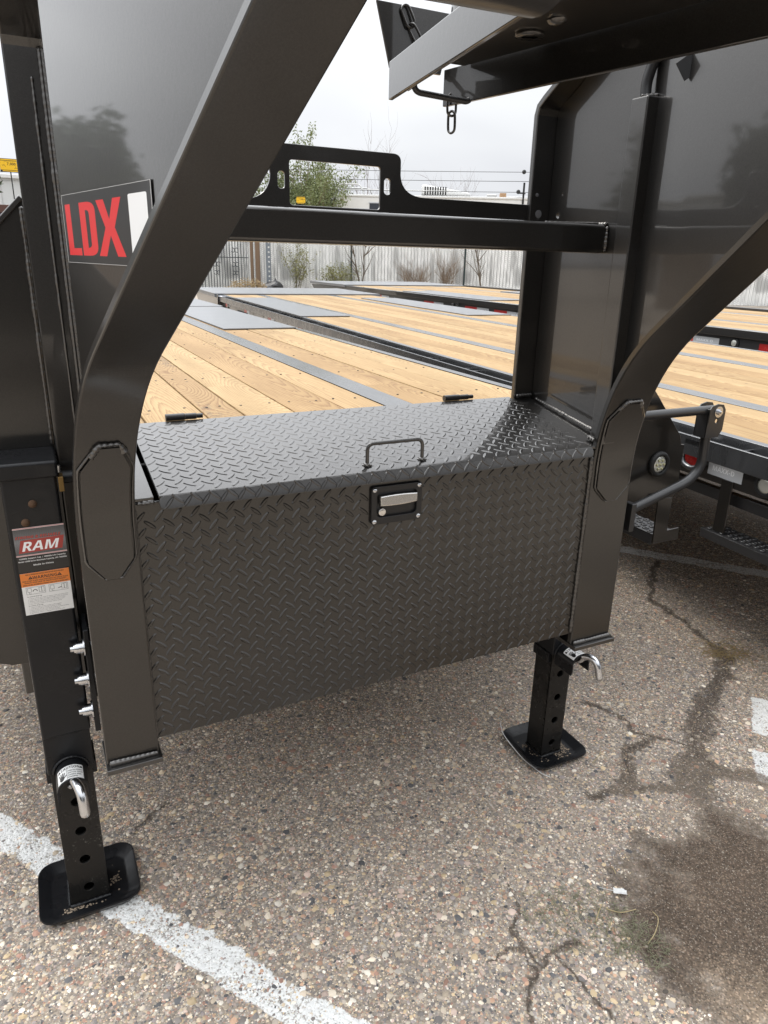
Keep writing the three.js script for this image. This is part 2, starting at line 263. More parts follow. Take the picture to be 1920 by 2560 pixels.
{
  const N = 2048;
  const t = dataTex(N, N, (i, j) => {
    const x = mix(G.x0, G.x1, (i + 0.5) / N), z = mix(G.z1, G.z0, (j + 0.5) / N), g = groundAt(x, z);
    const f = hash(i, j), sp = hash(i >> 1, j >> 1), big = fbm(x * 1.1 + 5, z * 1.1, 3);
    let v = 0.70 + 0.26 * big + 0.22 * (g.n1 - 0.5) + 0.38 * (f - 0.5) + 0.34 * (sp - 0.5);
    let c = [0.39 * v, 0.33 * v, 0.268 * v];
    if (sp > 0.62) { const s = stones[(sp * 9973 | 0) % stones.length]; c = c.map((q, k) => mix(q, s[k] * 1.36, 0.75)); }
    const dd = 0.75 + 0.5 * g.n1 + 0.5 * (f - 0.5), gritty = f > 0.9 ? 2.0 : f < 0.2 ? 0.6 : 1, tan = sstep(0.42, 0.72, z + 0.35 * (g.n1 - 0.5) + 0.25 * (x < 1.2 ? 0.3 : 0));
    const dc = [mix(0.108, 0.27, tan) * dd * gritty, mix(0.078, 0.205, tan) * dd * gritty, mix(0.055, 0.145, tan) * dd * gritty];
    c = c.map((q, k) => mix(q, dc[k], g.dirt));
    c = c.map((q, k) => mix(q, [0.098, 0.075, 0.056][k] * dd * gritty, g.crack * 0.95 * (1 - g.dirt))); c = c.map((q, k) => mix(q, [0.03, 0.025, 0.02][k], g.core * 0.9 * (1 - g.dirt)));
    const halo = (1 - g.dirt) * sstep(0.0, 0.5, x - 0.9) * sstep(0.0, 0.3, z + 0.1) * 0.75 * g.n1; c = c.map((q, k) => mix(q, [0.30, 0.245, 0.185][k], halo));
    const stain = 0.5 * sstep(0.55, 0.75, fbm(x * 2.3 + 31, z * 2.3 + 12, 3)) * (z < 0.1 ? 1 : 0.4); c = c.map((q) => q * (1 - 0.22 * stain));
    const pt = g.paint * (f < 0.16 + 0.4 * sstep(0.45, 0.65, g.n2) * sstep(0.4, 0.6, g.n1) ? 0.25 : 1); c = c.map((q, k) => mix(q, [0.80, 0.80, 0.78][k] * (0.92 + 0.12 * sp), pt));
    return c.map(s2);
  }, { rep: false });
  const bt = dataTex(1024, 1024, (i, j) => { const v = 0.5 * hash(i, j) + 0.5 * vnoise(i / 4, j / 4, 256, 256); return [v, v, v]; }, { color: false });
  const g = new THREE.PlaneGeometry(G.x1 - G.x0, G.z1 - G.z0 + 0, 1, 1); g.rotateX(-Math.PI / 2); g.translate((G.x0 + G.x1) / 2, 0, (G.z0 + G.z1) / 2);
  const h = G.z1 - G.z0;
  const m = new THREE.MeshStandardMaterial({ map: t, roughness: 0.92, bumpMap: withRep(bt, 4, 4), bumpScale: 0.003 });
  const pm = part('pavement', g, m, null, true); pm.userData.kind = 'structure';
  // far ground with a hole where the pavement lies
  const far = dataTex(1024, 1024, (i, j) => { const f = hash(i, j), b = 0.5 * vnoise(i / 1024 * 9, j / 1024 * 9, 9, 9) + 0.3 * vnoise(i / 1024 * 40, j / 1024 * 40, 40, 40) + 0.2; const v = 0.7 + 0.35 * b + 0.9 * (f - 0.45) * 0.6; return [0.34 * v, 0.29 * v, 0.235 * v].map(s2); });
  const s = rrect(-160, 160, -160, 160, 1), hole = new THREE.Path(); hole.moveTo(G.x0, -G.z1); hole.lineTo(G.x0, -G.z0); hole.lineTo(G.x1, -G.z0); hole.lineTo(G.x1, -G.z1); hole.closePath(); s.holes.push(hole);
  const fg = new THREE.ShapeGeometry(s); fg.rotateX(-Math.PI / 2);
  const fm = part('ground', fg, new THREE.MeshStandardMaterial({ map: withRep(far, 0.5, 0.5), roughness: 0.95 }), null); fm.userData.kind = 'structure';
}
{ // exposed aggregate: real stones set in the pavement
  const shapes = [0, 1, 2].map((k) => { const g = new THREE.IcosahedronGeometry(1, 1), p = g.attributes.position; for (let i = 0; i < p.count; i++) { const a = Math.round(p.getX(i) * 50), b = Math.round(p.getY(i) * 50), c = Math.round(p.getZ(i) * 50), s = 0.8 + 0.36 * hash(a * 7 + k * 131, b * 13 + c * 29); p.setXYZ(i, p.getX(i) * s, p.getY(i) * s, p.getZ(i) * s); } g.computeVertexNormals(); return toCreasedNormals(g, 0.7); });
  const mat = new THREE.MeshStandardMaterial({ color: 0xffffff, roughness: 0.8 });
  const lists = [[], [], []], q = new THREE.Quaternion(), e = new THREE.Euler(), mt = new THREE.Matrix4();
  const inView = (x, z, m = 0.12) => { const dx = x, dz = 1.12 - z; const d = 0.42059 * dx + 0.335 * 1.36 + 0.84307 * dz, u = 0.8982 * dx - 0.0231 * 1.36 - 0.4389 * dz, v = -0.1277 * dx + 0.9419 * 1.36 - 0.3108 * dz; return d > 0.1 && Math.abs(u / d) < 0.5405 + m && v / d < 0.7207 + m; };
  const put = (x, z, r, kind) => {
    const g = groundAt(x, z);
    if (kind < 2 && (g.dirt > 0.35 && rnd() < (kind ? 0.97 : 0.995) * g.dirt)) return;
    if (kind < 2 && x > 0.95 && z > 0.02 && rnd() < 0.55 * sstep(0.95, 1.1, x) * sstep(0.02, 0.15, z) * (0.5 + g.n1)) return;
    if (g.crack > 0.3 && rnd() < g.crack * (kind < 2 ? 0.92 : 0.55)) return;
    const asp = rr(0.62, 1), sy = r * rr(0.28, 0.5) * (kind === 2 ? 1.4 : 1); let c = stones[(rnd() * stones.length) | 0], k = rr(0.72, 1.18);
    if (g.dirt > 0.5) { if (rnd() < 0.2) return; c = [0.30, 0.255, 0.205]; k = rr(0.2, 1.25); r *= rr(0.4, 0.95); }
    else { k *= 1.68; c = [c[0] * 1.04, c[1], c[2] * 0.94]; }
    if (g.core > 0.4) return; if (g.crack > 0.4) k *= 0.62;
    if (g.paint > 0.5 && rnd() < 0.93 - 0.35 * sstep(0.5, 0.7, g.n1)) { c = [0.82, 0.82, 0.80]; k = rr(0.88, 1.04); }
    e.set(rr(-0.25, 0.25), rr(0, 6.28), rr(-0.25, 0.25)); q.setFromEuler(e);
    mt.compose(V(x, -sy * rr(0.1, 0.5), z), q, V(r, sy, r * asp));
    lists[(rnd() * 3) | 0].push([mt.clone(), c[0] * k, c[1] * k, c[2] * k]);
  };
  const fill = (x0, x1, z0, z1, den, r0, r1, kind) => { const n = Math.round((x1 - x0) * (z1 - z0) * den); for (let i = 0; i < n; i++) { const x = rr(x0, x1), z = rr(z0, z1); if (inView(x, z)) put(x, z, mix(r0, r1, Math.pow(rnd(), 1.8)), kind); } };
  fill(-0.6, 3.6, -2.6, 0.95, 1500, 0.0048, 0.0098, 0);
  fill(-0.6, 3.6, -2.2, 0.95, 13000, 0.0026, 0.0048, 1);
  fill(-0.5, 3.0, -0.9, 0.95, 46000, 0.0010, 0.0024, 2);
  lists.forEach((l, k) => { const im = new THREE.InstancedMesh(shapes[k], mat, l.length); l.forEach((a, i) => { im.setMatrixAt(i, a[0]); im.setColorAt(i, lin(a[1], a[2], a[3])); }); im.name = numbered('gravel'); im.userData = { kind: 'stuff', label: ['tan and grey pebbles set in the worn pavement', 'beige and dark pebbles set in the worn pavement', 'small mixed pebbles showing through the worn pavement'][k], category: 'gravel' }; im.castShadow = im.receiveShadow = true; scene.add(im); });
}

// ------------------------------------------------------------------ the gooseneck trailer in front
const T = thing('gooseneck_trailer', 'dark grey gooseneck flatbed trailer with tread plate toolbox, in front of the other trailers', 'trailer', [0.59, 0, -0.15]);
// neck curve: height -> forward distance, and the two flange edges of each side
const bendR = 0.39, bendY = 0.935, bendA = 0.9076; // straight leg, bend of 52 degrees, straight neck leaning forward
const neckZ = (y) => { if (y <= bendY) return 0; const q = (y - bendY) / bendR; return q < Math.sin(bendA) ? bendR * (1 - Math.sqrt(1 - q * q)) : bendR * (1 - Math.cos(bendA)) + (y - bendY - bendR * Math.sin(bendA)) * Math.tan(bendA); };
const LL = (y) => 0.031 + 0.283 * neckZ(y), LR = (y) => 0.119 + 0.275 * neckZ(y), RL = (y) => 1.058 - 0.245 * neckZ(y), RR = (y) => 1.174 - 0.265 * neckZ(y);
// flat bar along rows [y, z, xl, xr], thickness t towards the back, lifted by up
function bar(rows, t, bev = 0.0025, up = 0) {
  const pos = [], n = rows.length, ring = rows.map((r, i) => {
    const a = rows[Math.max(0, i - 1)], b = rows[Math.min(n - 1, i + 1)]; let dy = b[0] - a[0], dz = b[1] - a[1]; const L = Math.hypot(dy, dz); dy /= L; dz /= L; const ny = -dz, nz = dy;
    const at = (x, d) => V(x, r[0] + ny * (d + up), r[1] + nz * (d + up)), e = Math.min(bev, (r[3] - r[2]) / 3);
    return [at(r[2] + e, 0), at(r[3] - e, 0), at(r[3] - e * 0.3, -e * 0.3), at(r[3], -e), at(r[3], -t), at(r[2], -t), at(r[2], -e), at(r[2] + e * 0.3, -e * 0.3)];
  });
  const tri = (a, b, c) => pos.push(a.x, a.y, a.z, b.x, b.y, b.z, c.x, c.y, c.z);
  for (let i = 0; i < n - 1; i++) for (let k = 0; k < 8; k++) { const a = ring[i][k], b = ring[i][(k + 1) % 8], c = ring[i + 1][(k + 1) % 8], d = ring[i + 1][k]; tri(a, b, c); tri(a, c, d); }
  for (const [i, f] of [[0, 1], [n - 1, 0]]) for (let k = 1; k < 7; k++) f ? tri(ring[i][0], ring[i][k + 1], ring[i][k]) : tri(ring[i][0], ring[i][k], ring[i][k + 1]);
  const g = new THREE.BufferGeometry(); g.setAttribute('position', new THREE.Float32BufferAttribute(pos, 3)); g.computeVertexNormals(); return toCreasedNormals(g, 0.2);
}
const neckRows = (Lx, Rx, y0, y1, n = 70) => Array.from({ length: n + 1 }, (_, i) => { const y = mix(y0, y1, i / n); return [y, neckZ(y), Lx(y), Rx(y)]; });
for (const [sx, Lx, Rx] of [[-1, LL, LR], [1, RL, RR]]) {
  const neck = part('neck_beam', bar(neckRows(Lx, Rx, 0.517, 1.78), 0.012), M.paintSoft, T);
  // welded gusset plate with cut corners
  const GY = [0.868, 0.872, 0.90, 1.0, 1.055, 1.088, 1.092], GU = [0.40, 0.36, 0.12, 0.11, 0.10, 0.34, 0.38], GV = [0.62, 0.66, 0.90, 0.91, 0.92, 0.74, 0.70];
  const lerp1 = (A, F, v) => { let i = 0; while (i < A.length - 2 && v > A[i + 1]) i++; return mix(F[i], F[i + 1], (v - A[i]) / (A[i + 1] - A[i])); };
  const rows = []; for (let i = 0; i <= 50; i++) { const y = mix(0.868, 1.092, i / 50), a = Lx(y), b = Rx(y); rows.push([y, neckZ(y), mix(a, b, lerp1(GY, GU, y)), mix(a, b, lerp1(GY, GV, y))]); }
  part('gusset_plate', bar(rows, 0.006, 0.0015, 0.0062), M.paintSoft, neck);
  const edge = (r, x) => [x, r[0], r[1] + 0.002];
  const loop = [...rows.filter((_, i) => i % 2 === 0).map((r) => edge(r, r[2] - 0.003)), ...rows.filter((_, i) => i % 2 === 0).reverse().map((r) => edge(r, r[3] + 0.004))]; loop.push(loop[0]);
  part('weld_bead', [bead(loop, 0.0032, 0.004, 0.3)], M.weld, neck);
  const top = rows[50]; part('weld_bead', [bead([[top[2] - 0.012, 1.075, neckZ(1.075) + 0.003], [top[2], 1.094, neckZ(1.094) + 0.003], [top[3], 1.095, neckZ(1.095) + 0.003], [top[3] + 0.008, 1.08, neckZ(1.08) + 0.003]], 0.0062, 0.003, 0.7)], M.weld, neck);
  const x0 = Lx(0.5), x1 = Rx(0.5);
  part('foot_plate', B(x0 - 0.002, x1 + 0.004, 0.506, 0.5165, -0.075, 0.018, 0.002), M.paint, neck);
  part('weld_bead', bead([[x0 + 0.004, 0.519, 0.003], [x1 - 0.002, 0.519, 0.004]], 0.0065, 0.003, 0.55), M.weld, neck);
}
// side web plates: straight behind, toed in ahead of a bend
function web(x0, zb, slope, thick, holes, rearSlope = 0) {
  const rearTop = (z) => (z < -0.22 ? 1.673 + (z + 0.285) * 0.554 : 1.709 + (z + 0.22) * 0.69);
  const rs = poly([[-0.285, 0.53], [zb, 0.53], [zb, rearTop(zb)], [-0.22, 1.709], [-0.285, 1.673]]);
  for (const h of holes) rs.holes.push(circ(...h));
  const ys = []; for (let i = 0; i <= 60; i++) ys.push(mix(0.53, 1.78, i / 60));
  const fs = poly([[zb, 0.53], ...(zb < -0.03 ? ys : [...ys.filter((y) => neckZ(y) - 0.008 > zb + 0.002)]).map((y) => [neckZ(y) - 0.008 - 0.004 * sstep(1, 1.3, y), y]), [0.35, 1.98], [zb, rearTop(zb)]]);
  if (zb > -0.03) { const yl = ys.find((y) => neckZ(y) - 0.008 > zb + 0.002); fs.curves.shift(); const P = fs.getPoints(); fs.curves.length = 0; fs.currentPoint.set(0, 0); const q = [[zb, yl - 0.01], ...P.map((p) => [p.x, p.y])]; q.forEach((p, i) => (i ? fs.lineTo(...p) : fs.moveTo(...p))); fs.closePath(); }
  const f = (z) => (z > zb ? x0 + slope * (z - zb) : x0 - rearSlope * (z - zb));
  return [rs, fs].map((s) => mapGeo(ext(s, 0, thick), (u, v, w) => [f(u) + w, v, u], true, 0.3));
}
const webL = part('side_plate', web(0.0705, -0.09, 0.21, 0.008, [], 0.03), M.paint, T);
const webR = part('side_plate', web(1.1, -0.021, -0.21, 0.008, [[-0.252, 1.461, 0.0065], [-0.244, 1.504, 0.0035]]), M.paint, T);
for (const [a, b] of [[0.022, 0.135], [1.048, 1.156]]) {
  const rows = [[0.53, -0.287], [1.1, -0.287], [1.66, -0.287], [1.672, -0.283], [1.684, -0.266], [1.71, -0.222], [1.86, -0.004], [1.97, 0.156]].map(([y, z]) => [y, z, a, b]);
  part('rear_flange', bar(rows, 0.012), M.paint, T);
}
part('weld_bead', [bead([[0.061, 1.0, -0.286], [0.0595, 1.35, -0.286], [0.060, 1.62, -0.286]], 0.004, 0.004, 0.5), bead([[0.0745, 1.0, -0.280], [0.075, 1.3, -0.280], [0.0752, 1.66, -0.280]], 0.006, 0.004, 0.35)], M.weld, T);
part('weld_bead', [bead([[1.0995, 1.048, -0.27], [1.0995, 1.015, -0.06]], 0.0055, 0.003, 0.5), bead([[1.097, 1.055, -0.284], [1.052, 1.054, -0.284]], 0.005, 0.003, 0.5)], M.weld, T);
// stiffener channel on the right web
part('stiffener', [B(1.066, 1.0995, 1.0, 1.652, -0.03, 0.0125, 0.0035)], M.paint, T);
part('weld_bead', [bead([[1.098, 1.648, 0.014], [1.098, 1.56, 0.014]], 0.0055, 0.003, 0.8), bead([[1.098, 1.25, 0.014], [1.098, 1.325, 0.014]], 0.0055, 0.003, 0.8), bead([[1.07, 1.654, -0.01], [1.096, 1.655, 0.008]], 0.004, 0.003, 0.6), bead([[1.064, 1.010, -0.034], [1.064, 1.004, -0.010]], 0.006, 0.003, 0.9)], M.weld, T);
// cross beam and headboard
const cb = part('cross_beam', B(0.082, 1.0985, 1.382, 1.437, -0.145, -0.088, 0.007), M.paint, T);
part('weld_bead', [bead([[1.097, 1.385, -0.087], [1.097, 1.434, -0.087]], 0.006, 0.003, 0.6), bead([[1.097, 1.438, -0.09], [1.097, 1.438, -0.14]], 0.006, 0.003, 0.6), bead([[1.085, 1.439, -0.1], [0.98, 1.4395, -0.142]], 0.003, 0.004, 0.5)], M.weld, cb);
{
  const s = new THREE.Shape(); s.moveTo(0.14, 1.438); s.lineTo(1.094, 1.438); s.lineTo(1.094, 1.483); s.lineTo(0.785, 1.483); s.quadraticCurveTo(0.731, 1.483, 0.727, 1.522); s.lineTo(0.727, 1.545); s.quadraticCurveTo(0.727, 1.561, 0.708, 1.561); s.lineTo(0.14, 1.561); s.closePath();
  s.holes.push(rrect(0.489, 0.681, 1.455, 1.534, 0.006, THREE.Path), rrect(0.4655, 0.4795, 1.483, 1.513, 0.0065, THREE.Path), rrect(0.690, 0.704, 1.484, 1.514, 0.0065, THREE.Path), circ(0.406, 1.508, 0.045));
  const hb = part('headboard_plate', ext(s, -0.304, 0.006, 0.001, 16), M.paint, T);
  part('weld_bead', bead([[1.093, 1.486, -0.298], [1.093, 1.44, -0.298]], 0.004, 0.003, 0.5), M.weld, hb);
  for (const [r, x, y] of [[0.0085, 1.072, 1.464], [0.004, 1.064, 1.503]]) part('round_hole', lathe([[0, 0], [r, 0], [r, 0.001], [0, 0.001]], [x, y, -0.2868], [0, 0, 1]), new THREE.MeshStandardMaterial({ color: lin(0.12, 0.12, 0.125), roughness: 0.5 }), T);
}
// front wing bulkhead panels on both sides
{
  const wing = (sx) => { const c = 0.59, P = [[0.45, 1.0], [0.45, 0.56], [0.70, 0.572], [0.92, 0.668], [1.113, 0.712], [1.113, 0.865], [1.098, 0.868], [1.090, 0.895], [0.98, 1.015], [0.568, 1.441], [0.505, 1.441], [0.505, 1.0]].map(([x, y]) => [c + sx * x, y]); return poly(sx > 0 ? P : P.reverse()); };
  const wl = part('wing_panel', ext(wing(-1), -0.326, 0.007, 0.001), M.paintSoft, T), wr = part('wing_panel', ext(wing(1), -0.326, 0.007, 0.001), M.paintSoft, T);
  const fl = B(0, 0.009, -0.62, 0.0, -0.035, 0.012, 0.002); fl.rotateZ(-Math.PI / 4 + 0.012); fl.translate(0.018, 1.447, -0.322); part('edge_flange', fl, M.paint, wl);
  part('weld_bead', bead([[0.019, 1.43, -0.312], [0.0185, 1.2, -0.312], [0.018, 1.02, -0.312]], 0.0055, 0.004, 0.5), M.weld, wl);
  const lp = [1.6065, 0.8165, -0.319];
  const ml = sub('marker_light', T);
  part('rubber_ring', lathe([[0.0255, 0], [0.038, 0], [0.038, 0.006], [0.034, 0.012], [0.028, 0.013], [0.0255, 0.009]], lp, [0, 0, 1], 32), M.rubber, ml);
  part('lens', lathe([[0, 0.009], [0.012, 0.0088], [0.020, 0.008], [0.0255, 0.006], [0.0255, 0]], lp, [0, 0, 1], 32), M.lens, ml);
  const d = []; for (let i = 0; i < 7; i++) { const a = i * Math.PI / 3, r = i ? 0.014 : 0; const s = new THREE.SphereGeometry(0.0042, 8, 6); s.translate(lp[0] + Math.cos(a) * r, lp[1] + Math.sin(a) * r, lp[2] + 0.0095); d.push(s); }
  part('light_emitter', d, new THREE.MeshStandardMaterial({ color: lin(0.5, 0.48, 0.3), metalness: 0.3, roughness: 0.2 }), ml);
}
// side step under the right wing
{
  const st = sub('side_step', T);
  part('bracket', ext(poly([[1.607, 0.72], [1.663, 0.712], [1.663, 0.608], [1.712, 0.610], [1.716, 0.571], [1.612, 0.571]]), -0.302, 0.006, 0.0008), M.paintSoft, st);
  part('tread', [B(1.612, 1.70, 0.596, 0.601, -0.95, -0.304, 0.0015), B(1.612, 1.617, 0.566, 0.601, -0.95, -0.304, 0.0015)], M.black, st);
  const d = []; for (let z = -0.325; z > -0.94; z -= 0.026) for (const x of [1.632, 1.66, 1.688]) { const c = new THREE.TorusGeometry(0.0075, 0.0028, 6, 12); c.rotateX(Math.PI / 2); c.translate(x + (Math.round(z / 0.026) % 2) * 0.008, 0.602, z); d.push(c); }
  part('grip_ring', d, M.black, st);
}
// deck: planks, steel strips, tread plates, rail
{
  const dk = sub('deck', T), y = 0.86, X = [-0.58, -0.41, -0.24, -0.07];
  const boards = [[-0.58, -0.42], [-0.42, -0.255], [-0.255, -0.095], [0.03, 0.125], [0.125, 0.302], [0.302, 0.499], [0.499, 0.62], [0.62, 0.793], [0.793, 0.978], [0.978, 1.138], [1.25, 1.43], [1.43, 1.61], [1.61, 1.788]];
  const kinds = [0, 1, 2, 3, 0, 0, 3, 2, 1, 0, 1, 0, 2];
  boards.forEach(([a, b], i) => plank(a + 0.0032, b - 0.0032, y, -8.7, a > 1.4 || b < -0.2 ? -0.62 : -0.33, dk, kinds[i], [0, 1, 2, 0.4, 1.1, 2.4, 0.2, 1.75, 0.9, 2.9, 1.6, 0.5, 2.2][i]));
  for (const [a, b] of [[-0.093, 0.028], [1.14, 1.248]]) part('steel_strip', B(a, b, y - 0.03, y + 0.001, -8.7, -0.33, 0.002), M.stripMetal, dk);
  part('tread_plate', B(1.262, 1.80, y + 0.002, y + 0.012, -6.3, -4.02, 0.002), M.treadDeck, dk); part('tread_plate', B(-0.6, -0.06, y + 0.002, y + 0.012, -6.3, -4.02, 0.002), M.treadDeck, dk);
  part('ramp_plate', B(1.2, 1.84, y - 0.01, y + 0.014, -8.72, -6.36, 0.002), M.treadDeck, dk);
  rail(dk, 1.79, 1.9, y, -8.7, -0.66, 1);
  part('frame_rail', [B(1.12, 1.26, 0.45, y - 0.045, -8.6, -0.4, 0.004), B(-0.1, 0.04, 0.45, y - 0.045, -8.6, -0.4, 0.004)], M.paint, dk);
  const cm = []; for (let z = -0.7; z > -8.6; z -= 0.45) cm.push(B(-0.6, 1.78, 0.74, y - 0.046, z - 0.02, z + 0.02, 0.002)); part('crossmember', cm, M.black, dk).userData.kind = 'stuff';
  const nails = []; for (let z = -1.35; z > -4; z -= 0.62) boards.slice(3).forEach(([a, b]) => { for (const x of [a + 0.035, b - 0.04]) { const c = new THREE.CylinderGeometry(0.0045, 0.0045, 0.002, 8); c.translate(x + rr(-0.006, 0.006), y + 0.0012, z + rr(-0.012, 0.012)); nails.push(c); } });
  const nm = part('screw_head', nails, new THREE.MeshStandardMaterial({ color: lin(0.05, 0.045, 0.04), roughness: 0.7 }), dk); nm.userData.kind = 'stuff';
}
function rail(parent, xw, xo, y, z0, z1, s) { // edge angle next to the wood, stake pockets, outer rub rail (s: side the rail lies on)
  const A = (a, b) => [Math.min(a, b), Math.max(a, b)];
  part('edge_angle', B(...A(xw, xw + s * 0.034), y - 0.075, y + 0.003, z0, z1, 0.002), M.stripMetal, parent);
  part('rub_rail', B(...A(xo - s * 0.011, xo), y - 0.085, y - 0.016, z0, z1, 0.002), M.stripMetal, parent);
  const p = []; for (let z = z1 - 0.28; z > z0; z -= 0.46) for (const d of [-0.045, 0.045]) p.push(B(...A(xw + s * 0.034, xo - s * 0.011), y - 0.08, y - 0.018, z + d - 0.004, z + d + 0.004, 0.001)); part('stake_pocket', p, M.stripMetal, parent);
}
// toolbox between the legs
const box = sub('toolbox', T);
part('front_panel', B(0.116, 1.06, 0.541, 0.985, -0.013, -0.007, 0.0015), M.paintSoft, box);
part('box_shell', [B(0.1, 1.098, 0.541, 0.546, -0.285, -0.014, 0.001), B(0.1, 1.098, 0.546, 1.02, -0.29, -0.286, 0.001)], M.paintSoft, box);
const lidY = (z) => 0.999 - 0.174 * (z - 0.012);
const lidMap = (g) => mapGeo(g, (x, y, z) => [x, y + lidY(z), z], false, 0.22);
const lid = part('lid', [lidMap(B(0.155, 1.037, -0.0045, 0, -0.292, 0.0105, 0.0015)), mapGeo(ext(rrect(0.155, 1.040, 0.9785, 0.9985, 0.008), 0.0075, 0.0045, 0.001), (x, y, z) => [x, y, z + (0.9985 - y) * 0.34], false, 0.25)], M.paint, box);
part('lid_surround', lidMap(B(0.120, 0.1495, -0.012, -0.007, -0.29, -0.002, 0.001)), M.paint, box); part('lid_surround', lidMap(B(1.041, 1.0995, -0.010, -0.005, -0.288, 0.002, 0.001)), M.paint, box);
part('weld_bead', [bead([[0.122, 0.986, -0.004], [0.15, 0.987, -0.003]], 0.0055, 0.003, 0.7), bead([[0.1195, 0.975, -0.005], [0.1192, 0.75, -0.005], [0.119, 0.545, -0.005]], 0.0032, 0.004, 0.7), bead([[1.0565, 0.972, -0.005], [1.0565, 0.75, -0.005], [1.0565, 0.545, -0.005]], 0.0065, 0.004, 0.5)], M.weld, box);
{ // raised bars of the tread plate
  const L = 0.0112, W = 0.0033, h = 0.0017, s = new THREE.Shape(); s.moveTo(-L, -W * 0.28); s.quadraticCurveTo(0, -W * 1.35, L, -W * 0.28); s.lineTo(L, W * 0.28); s.quadraticCurveTo(0, W * 1.35, -L, W * 0.28); s.closePath();
  const g = new THREE.ExtrudeGeometry(s, { depth: 0.0003, bevelEnabled: true, bevelThickness: h, bevelSize: 0.0018, bevelOffset: -0.0010, bevelSegments: 1, curveSegments: 5 });
  const bg = toCreasedNormals(clean(g), 0.3); boxUV(bg);
  const field = (name, n, at, mat) => { const list = []; for (const m of at()) list.push(m); const im = new THREE.InstancedMesh(bg, mat, list.length); list.forEach((m, i) => im.setMatrixAt(i, m)); im.name = name; im.userData.kind = 'stuff'; im.castShadow = im.receiveShadow = true; const r = T.off; im.position.set(-r[0], -r[1], -r[2]); box.add(im); };
  const p = 0.0292, rotF = (a) => new THREE.Matrix4().makeRotationZ(a);
  const flatOnLid = new THREE.Matrix4().makeBasis(V(1, 0, 0), V(0, 0.174, -1).normalize(), V(0, 1, 0.174).normalize());
  const latch = (x, y) => x > 0.524 && x < 0.648 && y > 0.885;
  field('tread_bar', 0, function* () {
    for (let i = 0; i < 34; i++) for (let j = 0; j < 17; j++) for (const k of [0, 1]) {
      const x = 0.126 + (i + k * 0.5) * p, y = 0.549 + (j + k * 0.5) * p * 0.94; if (x > 1.052 || y > 0.974 || latch(x, y)) continue;
      yield new THREE.Matrix4().makeTranslation(x, y, -0.0074).multiply(rotF(k ? -0.72 : 0.87));
    }
  }, M.paintSoft);
  field('lid_tread_bar', 0, function* () {
    for (let i = 0; i < 32; i++) for (let j = 0; j < 12; j++) for (const k of [0, 1]) {
      const x = 0.166 + (i + k * 0.5) * p, z = -0.004 - (j + k * 0.5) * p * 0.94; if (x > 1.029 || z < -0.284) continue;
      yield new THREE.Matrix4().makeTranslation(x, lidY(z) - 0.0002, z).multiply(flatOnLid).multiply(rotF(k ? -0.72 : 0.87)).multiply(new THREE.Matrix4().makeScale(1, 1, 0.65));
    }
    for (let i = 0; i < 32; i++) { const x = 0.17 + i * p; if (x < 1.03) yield new THREE.Matrix4().makeTranslation(x, 0.9878, 0.0150).multiply(new THREE.Matrix4().makeRotationX(-0.33)).multiply(rotF(i % 2 ? 0.87 : 0.87)); if (x + p / 2 < 1.03) yield new THREE.Matrix4().makeTranslation(x + p / 2, 0.9925, 0.0136).multiply(new THREE.Matrix4().makeRotationX(-0.33)).multiply(rotF(-0.72)); }
  }, M.paint);
}
